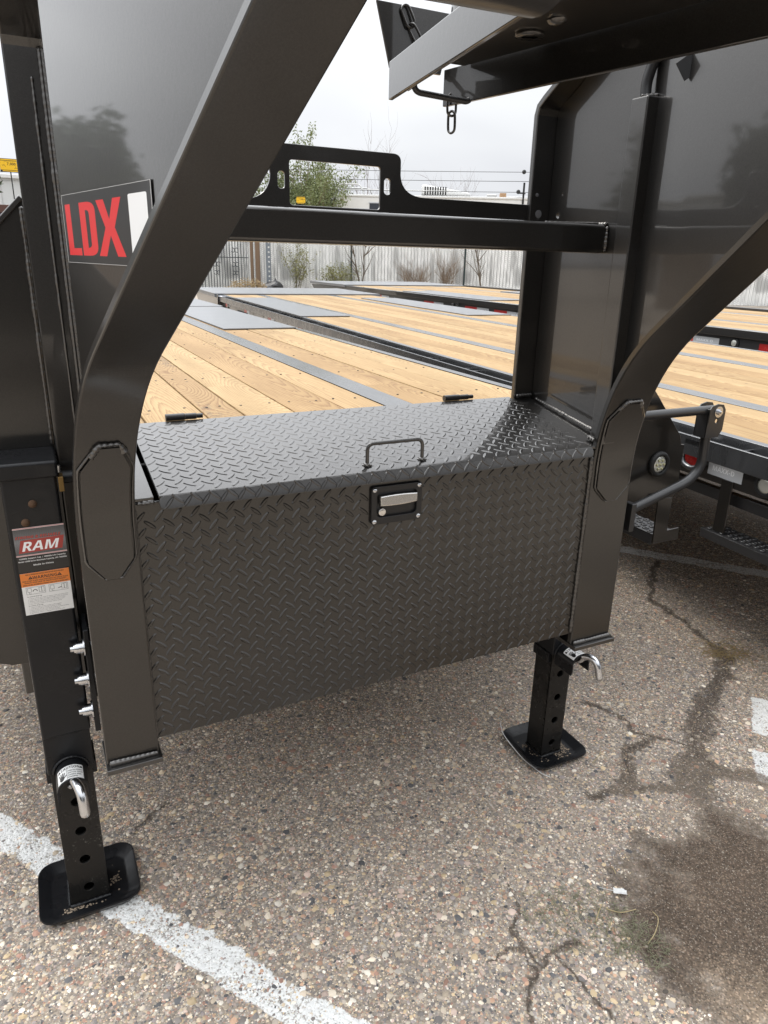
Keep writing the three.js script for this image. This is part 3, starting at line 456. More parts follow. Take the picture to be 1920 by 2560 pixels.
{ // handle, latch, hinges
  const hz = -0.014, y0 = lidY(hz);
  const h = part('lid_handle', bentRod([[0.529, y0, hz], [0.529, y0 + 0.041, hz], [0.643, y0 + 0.041, hz], [0.643, y0, hz]], 0.0036, 0.014), M.paint, box);
  for (const x of [0.529, 0.643]) { const s = new THREE.IcosahedronGeometry(0.008, 2), p = s.attributes.position; for (let i = 0; i < p.count; i++) { const k = 0.75 + 0.5 * hash(Math.round(p.getX(i) * 4000), Math.round(p.getZ(i) * 4000)); p.setXYZ(i, p.getX(i) * k, p.getY(i) * 0.55, p.getZ(i) * k); } s.computeVertexNormals(); s.translate(x, y0 + 0.002, hz); part('weld_blob', s, M.weld, box); }
  const s = rrect(0.533, 0.639, 0.891, 0.9655, 0.006); s.holes.push(rrect(0.544, 0.628, 0.905, 0.953, 0.009, THREE.Path));
  part('latch_plate', ext(s, -0.0075, 0.0075, 0.0015), M.plastic, box);
  part('latch_recess', B(0.542, 0.63, 0.903, 0.955, -0.0078, -0.0066, 0.0003), M.plastic, box);
  const pd = new THREE.Shape(); pd.moveTo(-0.0385, -0.0085); pd.quadraticCurveTo(0, -0.0125, 0.0385, -0.0075); pd.lineTo(0.0395, 0.009); pd.quadraticCurveTo(0, 0.0125, -0.0385, 0.0095); pd.closePath();
  const pg = ext(pd, 0, 0.011, 0.0022); pg.rotateX(-0.14); pg.translate(0.587, 0.9365, -0.004); part('latch_paddle', pg, M.chrome, box);
  part('key_lock', [lathe([[0, 0.0085], [0.0062, 0.0085], [0.0078, 0.007], [0.0078, 0]], [0.555, 0.915, -0.0066], [0, 0, 1], 24), B(0.5542, 0.5558, 0.912, 0.918, 0.0012, 0.0022, 0)], M.chrome, box);
  for (const [x, y] of [[0.5395, 0.959], [0.6325, 0.9595], [0.6325, 0.8975], [0.5395, 0.897]]) part('rivet', lathe([[0, 0.003], [0.0025, 0.0026], [0.0044, 0.001], [0.0046, 0]], [x, y, 0], [0, 0, 1], 14), M.zinc, box);
  part('drain_hole', lathe([[0, 0], [0.0045, 0], [0.0045, 0.0006], [0, 0.0006]], [0.858, 0.9695, -0.0072], [0, 0, 1]), M.hole, box);
  for (const [a, b] of [[0.224, 0.296], [0.856, 0.934]]) { const m = a + (b - a) * 0.5; part('hinge', [cyl([a, lidY(-0.296) + 0.005, -0.297], [1, 0, 0], 0.0072, m - a), cyl([m + 0.001, lidY(-0.296) + 0.005, -0.297], [1, 0, 0], 0.0062, b - m - 0.014), cyl([b - 0.012, lidY(-0.296) + 0.005, -0.297], [1, 0, 0], 0.0048, 0.012)], M.black, box); }
}
// landing jacks
function padGeo(cx, cz, w, d) {
  const loop = (hw, hd, r, y) => { const o = []; for (let q = 0; q < 4; q++) for (let i = 0; i <= 5; i++) { const a = q * Math.PI / 2 + i / 5 * Math.PI / 2, sx = q === 0 || q === 3 ? 1 : -1, sz = q < 2 ? 1 : -1; o.push(V(cx + sx * (hw - r) + Math.cos(a) * r, y, cz + sz * (hd - r) + Math.sin(a) * r)); } return o; };
  const R = [loop(w / 2 - 0.012, d / 2 - 0.012, 0.03, 0.0005), loop(w / 2, d / 2, 0.034, 0.019), loop(w / 2 - 0.001, d / 2 - 0.001, 0.034, 0.0222), loop(w / 2 - 0.004, d / 2 - 0.004, 0.033, 0.022), loop(w / 2 - 0.022, d / 2 - 0.022, 0.026, 0.0062), loop(w / 2 - 0.028, d / 2 - 0.028, 0.024, 0.0055)];
  const pos = [], t = (a, b, c) => pos.push(a.x, a.y, a.z, b.x, b.y, b.z, c.x, c.y, c.z), n = R[0].length;
  for (let k = 0; k < R.length - 1; k++) for (let i = 0; i < n; i++) { const j = (i + 1) % n; t(R[k][i], R[k + 1][i], R[k + 1][j]); t(R[k][i], R[k + 1][j], R[k][j]); }
  const l = R[R.length - 1], c = V(cx, 0.0055, cz); for (let i = 0; i < n; i++) t(l[i], c, l[(i + 1) % n]);
  const g = new THREE.BufferGeometry(); g.setAttribute('position', new THREE.Float32BufferAttribute(pos, 3)); g.computeVertexNormals(); return toCreasedNormals(g, 0.8);
}
const cautionTex = canvasTex(256, 160, (c, w, h) => { c.fillStyle = '#f2f2f0'; c.fillRect(0, 0, w, h); c.fillStyle = '#111'; c.font = 'bold 40px sans-serif'; c.fillText('CAUTION', 46, 40); c.beginPath(); c.moveTo(8, 40); c.lineTo(26, 8); c.lineTo(44, 40); c.fill(); c.beginPath(); c.moveTo(222, 40); c.lineTo(238, 8); c.lineTo(254, 40); c.fill(); c.fillRect(104, 48, 3, 108); c.font = 'bold 21px sans-serif'; ['PINCH POINT', 'WATCH YOUR', 'HANDS AND', 'FINGERS'].forEach((t, i) => c.fillText(t, 112, 72 + i * 25)); c.beginPath(); c.ellipse(55, 122, 24, 28, 0, 0, 7); c.fill(); for (let i = 0; i < 4; i++) { c.save(); c.translate(36 + i * 13, 100); c.rotate((i - 1.5) * 0.16); c.fillRect(-5, -44 + Math.abs(i - 1.5) * 7, 10, 46); c.restore(); } c.save(); c.translate(76, 122); c.rotate(0.9); c.fillRect(-5, -34, 10, 34); c.restore(); });
const cautionMat = printMat(cautionTex, 0.45, 0.3);
const dustMat = new THREE.MeshStandardMaterial({ color: lin(0.26, 0.205, 0.15), roughness: 1 });
function jack(xc, w, zc, yh, cx, padW, padD) {
  const j = sub('landing_jack', T), zf = zc + w / 2, hw = w / 2;
  const face = rrect(xc - hw, xc + hw, 0.006, 0.6, 0.004); for (const y of [0.046, 0.123, 0.2, 0.277]) face.holes.push(circ(xc, y, 0.0105));
  part('drop_leg', [ext(face, zf - 0.006, 0.006, 0.0012), B(xc - hw, xc - hw + 0.005, 0.006, 0.6, zc - hw, zf - 0.001, 0.001), B(xc + hw - 0.005, xc + hw, 0.006, 0.6, zc - hw, zf - 0.001, 0.001), B(xc - hw + 0.001, xc + hw - 0.001, 0.006, 0.6, zc - hw, zc - hw + 0.005, 0.001)], M.jack, j);
  part('foot_pad', padGeo(cx, zc - 0.003, padW, padD), M.jackTop, j);
  part('weld_bead', [bead([[xc - hw - 0.003, 0.009, zf + 0.003], [xc + hw + 0.003, 0.009, zf + 0.003]], 0.005, 0.004, 0.5), bead([[xc - hw - 0.003, 0.009, zf], [xc - hw - 0.003, 0.009, zc - hw]], 0.005, 0.004, 0.5)], M.jackTop, j);
  // dried mud lying in the pad
  const dm = []; for (let i = 0; i < 900; i++) { const a = rr(0, 6.28), x = cx + rr(-0.5, 0.5) * (padW - 0.07), z = zc + rr(-0.5, 0.5) * (padD - 0.07); if (Math.abs(x - xc) < hw + 0.004 && Math.abs(z - zc) < hw + 0.004) continue; if (fbm(x * 24 + cx * 90, z * 24, 3) + rr(-0.09, 0.09) < 0.56) continue; const s = new THREE.IcosahedronGeometry(rr(0.0006, 0.003), 0); s.scale(1, 0.12, 1); s.rotateY(a); s.translate(x, 0.0062, z); dm.push(s); } part('dried_mud', dm, dustMat, j).userData.kind = 'stuff';
  const sw = hw + 0.0045; part('sleeve', [B(xc - sw, xc + sw, yh - 0.002, 0.64, zc - sw, zc + sw, 0.004), B(xc - sw - 0.004, xc + sw + 0.004, yh - 0.03, yh + 0.0, zc - sw, zc + sw - 0.012, 0.002)], M.jackTop, j);
  part('outer_tube', B(xc - hw - 0.004, xc + hw + 0.007, 0.452, 0.995, zc - hw - 0.008, zf + 0.013, 0.005), M.jackTop, j);
  const ow = hw + 0.010; part('top_cap', [B(xc - ow, xc + ow + 0.002, 0.985, 1.016, zc - hw - 0.014, zf + 0.02, 0.006)], M.jackTop, j);
  // spring housing: an arch over the pull pin
  const a = new THREE.Shape(), R = 0.030, r = 0.0255; a.moveTo(-R, -0.028); a.lineTo(-R, 0); a.absarc(0, 0, R, Math.PI, 0, true); a.lineTo(R, -0.028); a.lineTo(r, -0.018); a.lineTo(r, 0); a.absarc(0, 0, r, 0, Math.PI, false); a.lineTo(-r, -0.018); a.closePath();
  const ag = ext(a, zf + 0.004, 0.07, 0.0008, 16); ag.translate(xc, yh, 0); part('pin_housing', ag, M.jackTop, j);
  part('weld_bead', bead(Array.from({ length: 13 }, (_, i) => { const t = Math.PI * (1 - i / 12); return [xc + Math.cos(t) * 0.033, yh + Math.sin(t) * 0.033, zf + 0.006]; }), 0.0045, 0.003, 0.5), M.jackTop, j);
  const cg = new THREE.CylinderGeometry(R + 0.0007, R + 0.0007, 0.042, 24, 1, true, 0, 1.75); const up = cg.attributes.uv; for (let i = 0; i < up.count; i++) up.setXY(i, up.getX(i), up.getY(i)); cg.rotateX(-Math.PI / 2); cg.rotateZ(0.98); cg.translate(xc, yh, zf + 0.05);
  part('caution_label', cg, cautionMat, j, true);
  part('pull_pin', bentRod([[xc - 0.004, yh - 0.002, zf - 0.02], [xc - 0.002, yh, zf + 0.058], [xc + 0.004, yh + 0.034, zf + 0.085], [xc + 0.014, yh + 0.030, zf + 0.118], [xc + 0.015, yh - 0.012, zf + 0.13]], 0.0094, 0.022, 14), M.zinc, j);
  return j;
}
const jl = jack(-0.0305, 0.079, -0.265, 0.362, -0.030, 0.208, 0.178), jr = jack(1.2235, 0.07, -0.236, 0.348, 1.2275, 0.19, 0.196);
{ // left jack: decals, rusty bolt heads, bracket with three bolts
  const zf = -0.2120;
  const ram = canvasTex(512, 640, (c, w, h) => {
    c.fillStyle = '#0d0d0e'; c.fillRect(0, 0, w, h); c.fillStyle = '#6d6d70'; c.fillRect(0, 22, w, 372); c.strokeStyle = '#c9c9cc'; c.lineWidth = 3;
    for (let y = 30; y < 392; y += 13) for (let x = -10; x < w; x += 22) { c.beginPath(); c.moveTo(x + (y % 26 ? 11 : 0), y); c.quadraticCurveTo(x + 10 + (y % 26 ? 11 : 0), y - 9, x + 19 + (y % 26 ? 11 : 0), y); c.stroke(); }
    const gr = c.createLinearGradient(0, 22, 0, 394); gr.addColorStop(0, 'rgba(20,20,20,.55)'); gr.addColorStop(0.5, 'rgba(20,20,20,.1)'); gr.addColorStop(1, 'rgba(20,20,20,.5)'); c.fillStyle = gr; c.fillRect(0, 22, w, 372);
    for (const y of [6, 390]) { c.fillStyle = '#f1dede'; c.fillRect(0, y, w, 18); c.fillStyle = '#b33b34'; c.fillRect(0, y + 6, w, 6); }
    c.fillStyle = '#a8332c'; c.beginPath(); c.moveTo(62, 182); c.lineTo(500, 168); c.lineTo(468, 352); c.lineTo(30, 362); c.fill();
    c.fillStyle = '#8f2b26'; c.strokeStyle = '#2a0d0c'; c.lineWidth = 5; c.font = 'italic bold 52px sans-serif'; c.save(); c.translate(10, 160); c.scale(0.9, 1); c.strokeText('STRONG & RELIABLE', 0, 0); c.fillStyle = '#c4483f'; c.fillText('STRONG & RELIABLE', 0, 0); c.restore();
    c.fillStyle = '#fff'; c.font = 'italic bold 178px sans-serif'; c.save(); c.translate(50, 338); c.scale(0.98, 1.03); c.fillText('RAM', 0, 0); c.restore();
    c.fillStyle = '#f4f4f4'; c.font = 'bold 27px sans-serif'; c.textAlign = 'center'; c.fillText('12000lb Support Cap. | 10000lb Lift Capacity', w / 2, 452, 470); c.fillText('Model 12000 Series Maximum Capacity, Lift: 10000lbs', w / 2, 492, 490); c.font = 'bold 30px sans-serif'; c.fillText('Made in China', w / 2, 556);
  });
  part('brand_decal', quad([-0.0665, 0.812, zf + 0.0002], [0.0835, 0, 0], [0, 0.086, 0]), printMat(ram), jl, true);
  const warn = canvasTex(512, 560, (c, w, h) => {
    c.fillStyle = '#eeeeec'; c.fillRect(0, 0, w, h); c.fillStyle = '#e8812a'; c.fillRect(0, 0, w, 178); c.fillStyle = '#15110c'; c.textAlign = 'center'; c.font = 'bold 24px sans-serif'; c.fillText('READ & UNDERSTAND INSTRUCTIONS BEFORE OPERATING JACK', w / 2, 30, 400);
    c.font = 'bold 54px sans-serif'; c.fillText('WARNING', w / 2, 86); for (const x of [104, 408]) { c.beginPath(); c.moveTo(x - 24, 84); c.lineTo(x, 42); c.lineTo(x + 24, 84); c.fill(); c.fillStyle = '#e8812a'; c.fillRect(x - 2, 56, 4, 16); c.fillRect(x - 2, 75, 4, 5); c.fillStyle = '#15110c'; }
    c.font = 'bold 24px sans-serif'; c.fillText('NEVER ATTEMPT TO MOVE TRAILER WHEN THERE IS ANY LOAD ON THE JACK,', w / 2, 114, 480); c.fillText('DOING SO COULD CAUSE THE TRAILER TO MOVE SUDDENLY.', w / 2, 138, 440); c.fillText('SPRING LEG WILL AUTOMATICALLY RETRACT. KEEP CLEAR OF MOVING PARTS.', w / 2, 168, 480);
    c.strokeStyle = '#333'; c.lineWidth = 3; for (const x of [42, 280]) { c.strokeRect(x, 192, 196, 92); c.strokeRect(x + 14, 204, 38, 50); c.beginPath(); c.moveTo(x + 30, 254); c.lineTo(x + 26, 276); c.lineTo(x + 50, 276); c.stroke(); c.strokeRect(x + 132, 206, 26, 60); c.strokeRect(x + 160, 200, 24, 66); } c.lineWidth = 9; c.beginPath(); c.arc(132, 250, 22, Math.PI, 0); c.stroke(); c.beginPath(); c.moveTo(372, 250); c.lineTo(412, 242); c.stroke();
    c.textAlign = 'left'; c.fillStyle = '#333'; c.font = 'bold 17px sans-serif'; c.fillText('To extend drop leg:', 40, 322); c.font = '15px sans-serif';
    const a = ['1. Grip the pull pin and rotate 90 degrees to the unlocked position.', '2. Lower the drop leg to the required height above the ground.', '3. Release the pin and check that it is fully seated in a hole.', '4. Turn the crank handle to lift the load from the coupler.', '5. Stow the crank handle in its holder before towing.'], b = ['1. Lower the load until the coupler is fully engaged.', '2. Hold the foot pad so that the leg does not drop.', '3. Pull and turn the pin, raise the drop leg to its travel position.', '4. Keep hands and feet clear of all moving parts.', '5. Replace this label if it is damaged or cannot be read.'];
    a.forEach((t, i) => c.fillText(t, 44, 346 + i * 19, 430)); c.font = 'bold 17px sans-serif'; c.fillText('To retract drop leg:', 40, 446); c.font = '15px sans-serif'; b.forEach((t, i) => c.fillText(t, 44, 468 + i * 19, 430));
  });
  part('warning_decal', quad([-0.0660, 0.727, zf + 0.0002], [0.0815, 0, 0], [0, 0.083, 0]), printMat(warn), jl, true);
  for (const [x, y] of [[-0.028, 0.9395], [-0.0435, 0.906]]) part('rusty_rivet', lathe([[0, 0.006], [0.004, 0.0055], [0.0065, 0.003], [0.0075, 0]], [x, y, zf], [0.1, 0.05, 1], 10), M.rust, jl);
  part('bracket', [B(0.024, 0.034, 0.462, 0.688, -0.262, -0.186, 0.002), B(0.0335, 0.0685, 0.5, 0.66, -0.262, -0.25, 0.002)], M.jackTop, jl);
  for (const y of [0.649, 0.579, 0.509]) { const z = -0.196, b = sub('mounting_bolt', jl); void b;
    part('bolt_nut', [cyl([0.024, y, z], [-1, 0, 0], 0.0175, 0.0025, 24), cyl([0.0216, y, z], [-1, 0, 0], 0.0122, 0.012, 6), cyl([0.0097, y, z], [-1, 0, 0], 0.0105, 0.005, 18, 0.0088), cyl([0.0048, y, z], [-1, 0, 0], 0.0062, 0.006, 12)], M.zinc, jl); b.removeFromParent(); }
  part('drive_shaft', cyl([0.02, 0.972, -0.25], [1, 0, 0], 0.0115, 1.17), M.jackTop, jl);
  part('bushing', [B(0.018, 0.0265, 0.958, 0.985, -0.235, -0.206, 0.001)], M.brass, jl); part('cap_bolt', cyl([0.02, 0.993, -0.212], [0.1, 1, 0], 0.0042, 0.012, 10), M.zinc, jl);
}
{ // right jack: folded crank handle
  const z = -0.245, h = sub('crank_handle', T);
  part('crank_arm', [cyl([1.2, 0.985, z], [1, -0.002, 0], 0.0125, 0.505)], M.black, h);
  const ear = (zz) => { const s = poly([[1.668, 0.912], [1.722, 0.912], [1.733, 0.928], [1.733, 0.985], [1.722, 1.0], [1.70, 1.003], [1.678, 0.998], [1.668, 0.985]]); const p = new THREE.Path(); p.absarc(1.703, 0.938, 0.010, 0, 6.283, true); s.holes.push(p, circ(1.703, 0.955, 0.006)); return ext(s, zz, 0.004, 0.0008); };
  part('yoke', [ear(z + 0.016), ear(z - 0.022), B(1.668, 1.672, 0.912, 0.99, z - 0.022, z + 0.02, 0.001), B(1.668, 1.722, 0.908, 0.9135, z - 0.022, z + 0.02, 0.001)], M.black, h);
  part('pivot_bolt', [cyl([1.704, 0.981, z + 0.02], [0, 0, 1], 0.0155, 0.002, 24), cyl([1.704, 0.981, z + 0.022], [0, 0, 1], 0.0082, 0.006, 6), cyl([1.704, 0.981, z + 0.028], [0, 0, 1], 0.004, 0.004, 10)], M.zinc, h);
  part('crank_grip', [bentRod([[1.694, 0.914, z], [1.700, 0.79, z], [1.45, 0.722, z]], 0.0138, 0.085, 14)], M.black, h);
  part('end_cap', [B(1.434, 1.452, 0.66, 0.742, z - 0.016, z + 0.016, 0.003)], M.black, h);
}
// coupler frame overhead
{
  const cf = sub('coupler_frame', T), yb = 1.585;
  const flange = (a, b, t, nx) => { const P = [[a[0], a[1]], [b[0], b[1]], [b[0] + nx * t, b[1]], [a[0] + nx * t, a[1]]]; return extY(poly(nx > 0 ? P : P.reverse()), yb, 0.05, 0.0012); };
  part('left_flange', flange([0.533, 0.033], [0.408, 0.84], 0.007, 1), M.paint, cf);
  part('right_flange', flange([0.6265, 0.034], [0.79, 0.84], 0.007, 1), M.paint, cf);
  part('bottom_plate', extY(poly([[0.535, 0.085], [0.630, 0.085], [0.79, 0.84], [0.41, 0.84]]), 1.631, 0.008), M.paint, cf);
  part('cross_pipe', cyl([0.24, 1.628, 0.52], [1, 0.02, 0], 0.068, 0.20, 32), M.black, cf);
  part('end_gusset', ext(poly([[0.527, 1.72], [0.551, 1.636], [0.64, 1.636], [0.66, 1.72]]), -0.006, 0.006, 0.001), M.paint, cf);
  part('coupler_tube', cyl([0.594, 1.64, 0.25], [0, 1, 0], 0.075, 0.4, 32), M.paint, cf);
  part('hex_ring', [lathe([[0.0105, 0], [0.017, 0], [0.0175, 0.004], [0.0105, 0.004]], [0.617, 1.6312, 0.261], [0, -1, 0], 6), lathe([[0.0155, 0], [0.0185, 0], [0.0185, 0.003], [0.0155, 0.003]], [0.617, 1.631, 0.261], [0, -1, 0], 28)], M.paint, cf);
  part('hex_socket', lathe([[0, 0.0008], [0.0105, 0.0008], [0.0105, 0], [0, 0]], [0.617, 1.6311, 0.261], [0, -1, 0], 6), M.hole, cf);
  part('cap_screw', lathe([[0, 0.006], [0.005, 0.0055], [0.0105, 0.0035], [0.0122, 0]], [0.611, 1.6312, 0.322], [0.1, -1, 0], 20), M.weld, cf);
  part('chain_loop', bentRod([[0.545, 1.634, 0.09], [0.546, 1.5885, 0.088], [0.643, 1.5845, 0.088], [0.650, 1.634, 0.09]], 0.0043, 0.012), M.black, cf);
  part('weld_bead', [bead([[0.650, 1.63, 0.09], [0.651, 1.60, 0.09]], 0.007, 0.003, 0.6)], M.weld, cf);
}
{ // safety chain hanging through the frame
  const c = thing('safety_chain', 'short dark safety chain hanging below the overhead coupler frame', 'chain', [0.634, 1.58, 0.05]);
  const link = (p, dir, side) => { const D = V(...dir).normalize(), S = V(...side).normalize(), P = V(...p), pts = []; for (let i = 0; i < 24; i++) { const a = i / 24 * Math.PI * 2, k = Math.sin(a), h = Math.cos(a); pts.push(P.clone().addScaledVector(D, h * 0.0075 + Math.sign(h) * Math.min(1, Math.abs(h) * 3) * 0.0075).addScaledVector(S, k * 0.007)); } return tube(pts, 0.002, 8, 60, true); };
  const down = [0, -1, 0]; part('chain_link', link([0.633, 1.586, 0.05], [0.02, -1, 0], [1, 0, 0.2]), M.weld, c); part('chain_link', link([0.634, 1.5625, 0.05], [0.04, -1, 0], [0.3, 0, 1]), M.weld, c);
  const c2 = thing('safety_chain', 'dark chain lying slack behind the left side of the coupler frame', 'chain', [0.585, 1.63, 0.02]);
  const P = [[0.577, 1.705, 0.004], [0.589, 1.683, 0.006], [0.604, 1.664, 0.010], [0.60, 1.64, 0.02], [0.585, 1.622, 0.03], [0.567, 1.606, 0.045], [0.555, 1.6, 0.06]];
  P.forEach((p, i) => { const n = P[Math.min(i + 1, P.length - 1)], m = P[Math.max(0, i - 1)]; part('chain_link', link(p, [n[0] - m[0], n[1] - m[1], n[2] - m[2]], i % 2 ? [0.2, 0.3, 1] : [0.8, 0.5, 0.1]), M.weld, c2); });
}
{ // wiring conduit and hanging tag on the right plate
  part('cable_conduit', tube([[1.082, 1.64, -0.008], [1.083, 1.68, -0.012], [1.088, 1.73, 0.005], [1.09, 1.80, 0.05], [1.085, 1.9, 0.13]], 0.010, 12, 40), M.plastic, T);
  const t = thing('hanging_tag', 'small black square tag hanging from the conduit on the right side plate', 'tag', [1.085, 1.68, 0.09]);
  const q = B(-0.019, 0.019, -0.015, 0.017, -0.001, 0.001, 0.0005); q.rotateZ(0.62); q.rotateY(-0.5); q.translate(1.076, 1.683, 0.092); part('card', q, M.plastic, t);
  part('string', tube([[1.076, 1.695, 0.092], [1.079, 1.715, 0.09], [1.083, 1.745, 0.085]], 0.0012, 5), M.silver, t);
  const w = []; for (let i = 0; i < 5; i++) w.push(cyl([1.070 + i * 0.005, 1.705 + i * 0.006, 0.085 - i * 0.002], [0.5, 0.75, 0], 0.0022, 0.03, 6)); part('clip', w, M.silver, t);
}
{ // model sticker on the left plate
  const st = canvasTex(512, 420, (c, w, h) => {
    c.fillStyle = '#0b0b0d'; c.fillRect(0, 0, w, h); c.strokeStyle = '#bdbdbb'; c.lineWidth = 3; c.strokeRect(2, 2, w - 4, h - 4);
    c.fillStyle = '#d3151c';
    const x0 = 20, y0 = 60, y1 = 372;
    c.fillRect(x0, y0, 36, y1 - y0); c.fillRect(x0, y1 - 44, 88, 44);
    c.beginPath(); c.moveTo(118, y0); c.lineTo(160, y0); c.quadraticCurveTo(216, y0, 216, y0 + 56); c.lineTo(216, y1 - 56); c.quadraticCurveTo(216, y1, 160, y1); c.lineTo(118, y1); c.closePath(); c.moveTo(155, y0 + 46); c.lineTo(155, y1 - 46); c.quadraticCurveTo(178, y1 - 46, 178, y1 - 74); c.lineTo(178, y0 + 74); c.quadraticCurveTo(178, y0 + 46, 155, y0 + 46); c.closePath(); c.fill('evenodd');
    c.beginPath(); c.moveTo(226, y0); c.lineTo(270, y0); c.lineTo(296, 168); c.lineTo(322, y0); c.lineTo(366, y0); c.lineTo(322, 214); c.lineTo(370, y1); c.lineTo(326, y1); c.lineTo(296, 258); c.lineTo(264, y1); c.lineTo(220, y1); c.lineTo(270, 214); c.closePath(); c.fill();
    c.fillStyle = '#e9eaea'; c.beginPath(); c.roundRect(402, 52, 88, 330, 8); c.fill();
  });
  const z0 = -0.084, z1 = 0.255, f = (z) => 0.0705 + 0.21 * (z + 0.09) - 0.0012;
  part('model_sticker', quad([f(z0), 1.345, z0], [f(z1) - f(z0), 0, z1 - z0], [0, 0.0905, 0], 0.0006), printMat(st, 0.5, 0.3), webL, true);
}

// ------------------------------------------------------------------ neighbouring flatbed trailers
const maxx = (bg, fg) => canvasTex(256, 96, (c, w, h) => { c.fillStyle = bg; c.fillRect(0, 0, w, h); c.fillStyle = fg; c.font = 'bold 44px sans-serif'; c.fillText('MAXX-D', 30, 64, 200); });
const maxxSilver = printMat(maxx('#b9bcbf', '#e6e8ea')), maxxRed = printMat(maxx('#b51d1c', '#c93a34'));
function flatbed(o, y, zFar, zNear, boards, strips, xr, opts = {}) {
  o.local = true;
  const dk = sub('deck', o);
  boards.forEach(([a, b], i) => plank(a + 0.002, b - 0.002, y, zFar, zNear, dk, (i * 7 + (opts.k || 0)) % 3, rr(0, 3)));
  for (const [a, b] of strips) part('steel_strip', B(a, b, y - 0.03, y + 0.001, zFar, zNear, 0.002), M.stripMetal, dk);
  return dk;
}
const T2 = thing('flatbed_trailer', 'flatbed trailer with pale plank deck, second row, next to the gooseneck trailer', 'trailer', [2.06, 0, -0.7], 'plank deck flatbed trailers parked side by side', -3.35 * Math.PI / 180);
{
  const y = 0.83, b = []; for (let i = 0; i < 3; i++) b.push([0.045 + i * 0.155, 0.2 + i * 0.155]); for (let i = 0; i < 6; i++) b.push([0.612 + i * 0.162, 0.774 + i * 0.162]); for (let i = 0; i < 4; i++) b.push([1.702 + i * 0.145, 1.847 + i * 0.145]);
  const dk = flatbed(T2, y, -8.66, 1.6, b, [[0.512, 0.61], [1.586, 1.70]], 2.28);
  rail(dk, 0.043, -0.045, y, -8.66, 1.6, -1); rail(dk, 2.284, 2.40, y, -8.66, 1.6, 1);
  part('tread_plate', B(0.0, 0.49, y + 0.002, y + 0.012, -7.79, -4.71, 0.002), M.treadDeck, dk); part('tread_plate', B(1.78, 2.30, y + 0.002, y + 0.012, -7.79, -4.71, 0.002), M.treadDeck, dk);
  part('ramp_plate', B(-0.1, 1.17, y - 0.03, y + 0.02, -10.7, -8.68, 0.003), M.treadDeck, T2); part('ramp_plate', B(1.18, 2.44, y - 0.03, y + 0.02, -10.7, -8.68, 0.003), M.treadDeck, T2);
  part('tail_section', extX(poly([[-8.68, 0.79], [-10.66, 0.79], [-10.4, 0.62], [-8.68, 0.5]]), -0.06, 2.46), M.paint, T2);
  part('frame_rail', [B(0.0, 0.014, 0.668, 0.755, -8.6, 1.6, 0.003), B(0.5, 0.62, 0.56, y - 0.045, -8.6, 1.6, 0.004), B(1.58, 1.7, 0.56, y - 0.045, -8.6, 1.6, 0.004), B(2.34, 2.355, 0.6, 0.755, -8.6, 1.6, 0.003)], M.paint, T2);
  const lip = []; lip.push(B(0.03, 0.06, 0.60, 0.64, -8.6, 1.6, 0.003)); part('lower_lip', lip, M.black, T2);
  const cm = []; for (let z = 1.3; z > -8.6; z -= 0.5) cm.push(B(0.0, 2.3, 0.70, y - 0.046, z - 0.02, z + 0.02, 0.002)); part('crossmember', cm, M.black, T2);
  const rf = (z0, z1, mat, y0 = 0.692, y1 = 0.742) => part('reflector', quad([-0.0012, y0, z0], [0, 0, z1 - z0], [0, y1 - y0, 0], 0.0008), mat, T2, true);
  rf(0.205, 0.347, maxxSilver); rf(0.055, 0.155, maxxRed); for (let z = -1.2; z > -8.5; z -= 1.2) { rf(z, z + 0.15, maxxRed); rf(z + 0.15, z + 0.3, maxxSilver); }
  for (const z of [0.437, -8.2]) { const l = sub('marker_light', T2); part('rubber_ring', lathe([[0.026, 0], [0.041, 0], [0.041, 0.006], [0.036, 0.012], [0.026, 0.010]], [0, 0.716, z], [-1, 0, 0], 28), M.rubber, l); part('lens', lathe([[0, 0.012], [0.015, 0.011], [0.026, 0.008], [0.026, 0]], [0, 0.716, z], [-1, 0, 0], 28), M.lens, l); }
  const ring = part('tie_down_ring', bentRod([[-0.03, 0.79, 0.118], [-0.035, 0.715, 0.112], [-0.035, 0.697, 0.16], [-0.035, 0.72, 0.205], [-0.03, 0.79, 0.200]], 0.0095, 0.03, 12), M.stripMetal, T2); part('ring_clip', [B(-0.045, -0.005, 0.772, 0.812, 0.115, 0.203, 0.012)], M.paint, ring);
  const st = sub('side_step', T2); part('step_bracket', B(-0.006, 0.0, 0.508, 0.692, 0.272, 0.318, 0.001), M.paintSoft, st);
  part('tread', [B(-0.02, 0.075, 0.5, 0.505, 0.235, 0.95, 0.0015), B(-0.02, -0.015, 0.474, 0.505, 0.235, 0.95, 0.0015)], M.black, st);
  const d = []; for (let i = 0; i < 25; i++) for (let k = 0; k < 3; k++) { const c = new THREE.TorusGeometry(0.0078, 0.003, 6, 12); c.rotateX(Math.PI / 2); c.translate(0.002 + k * 0.027 + (i % 2) * 0.006, 0.507, 0.255 + i * 0.027); d.push(c); } part('grip_ring', d, M.black, st);
  part('ramp_hinge', [cyl([-0.05, 0.80, -8.68], [1, 0, 0], 0.02, 0.12), cyl([-0.06, 0.74, -8.66], [0, 1, 0.1], 0.012, 0.1)], M.zinc, T2);
  part('fender_opening', B(-0.004, -0.001, 0.60, 0.70, -7.6, -7.0, 0.0005), M.hole, T2);
}
const T3 = thing('flatbed_trailer', 'flatbed trailer with red and silver side reflectors, third row, nearest the fence', 'trailer', [5.38, 0, 0], 'plank deck flatbed trailers parked side by side', -1.45 * Math.PI / 180);
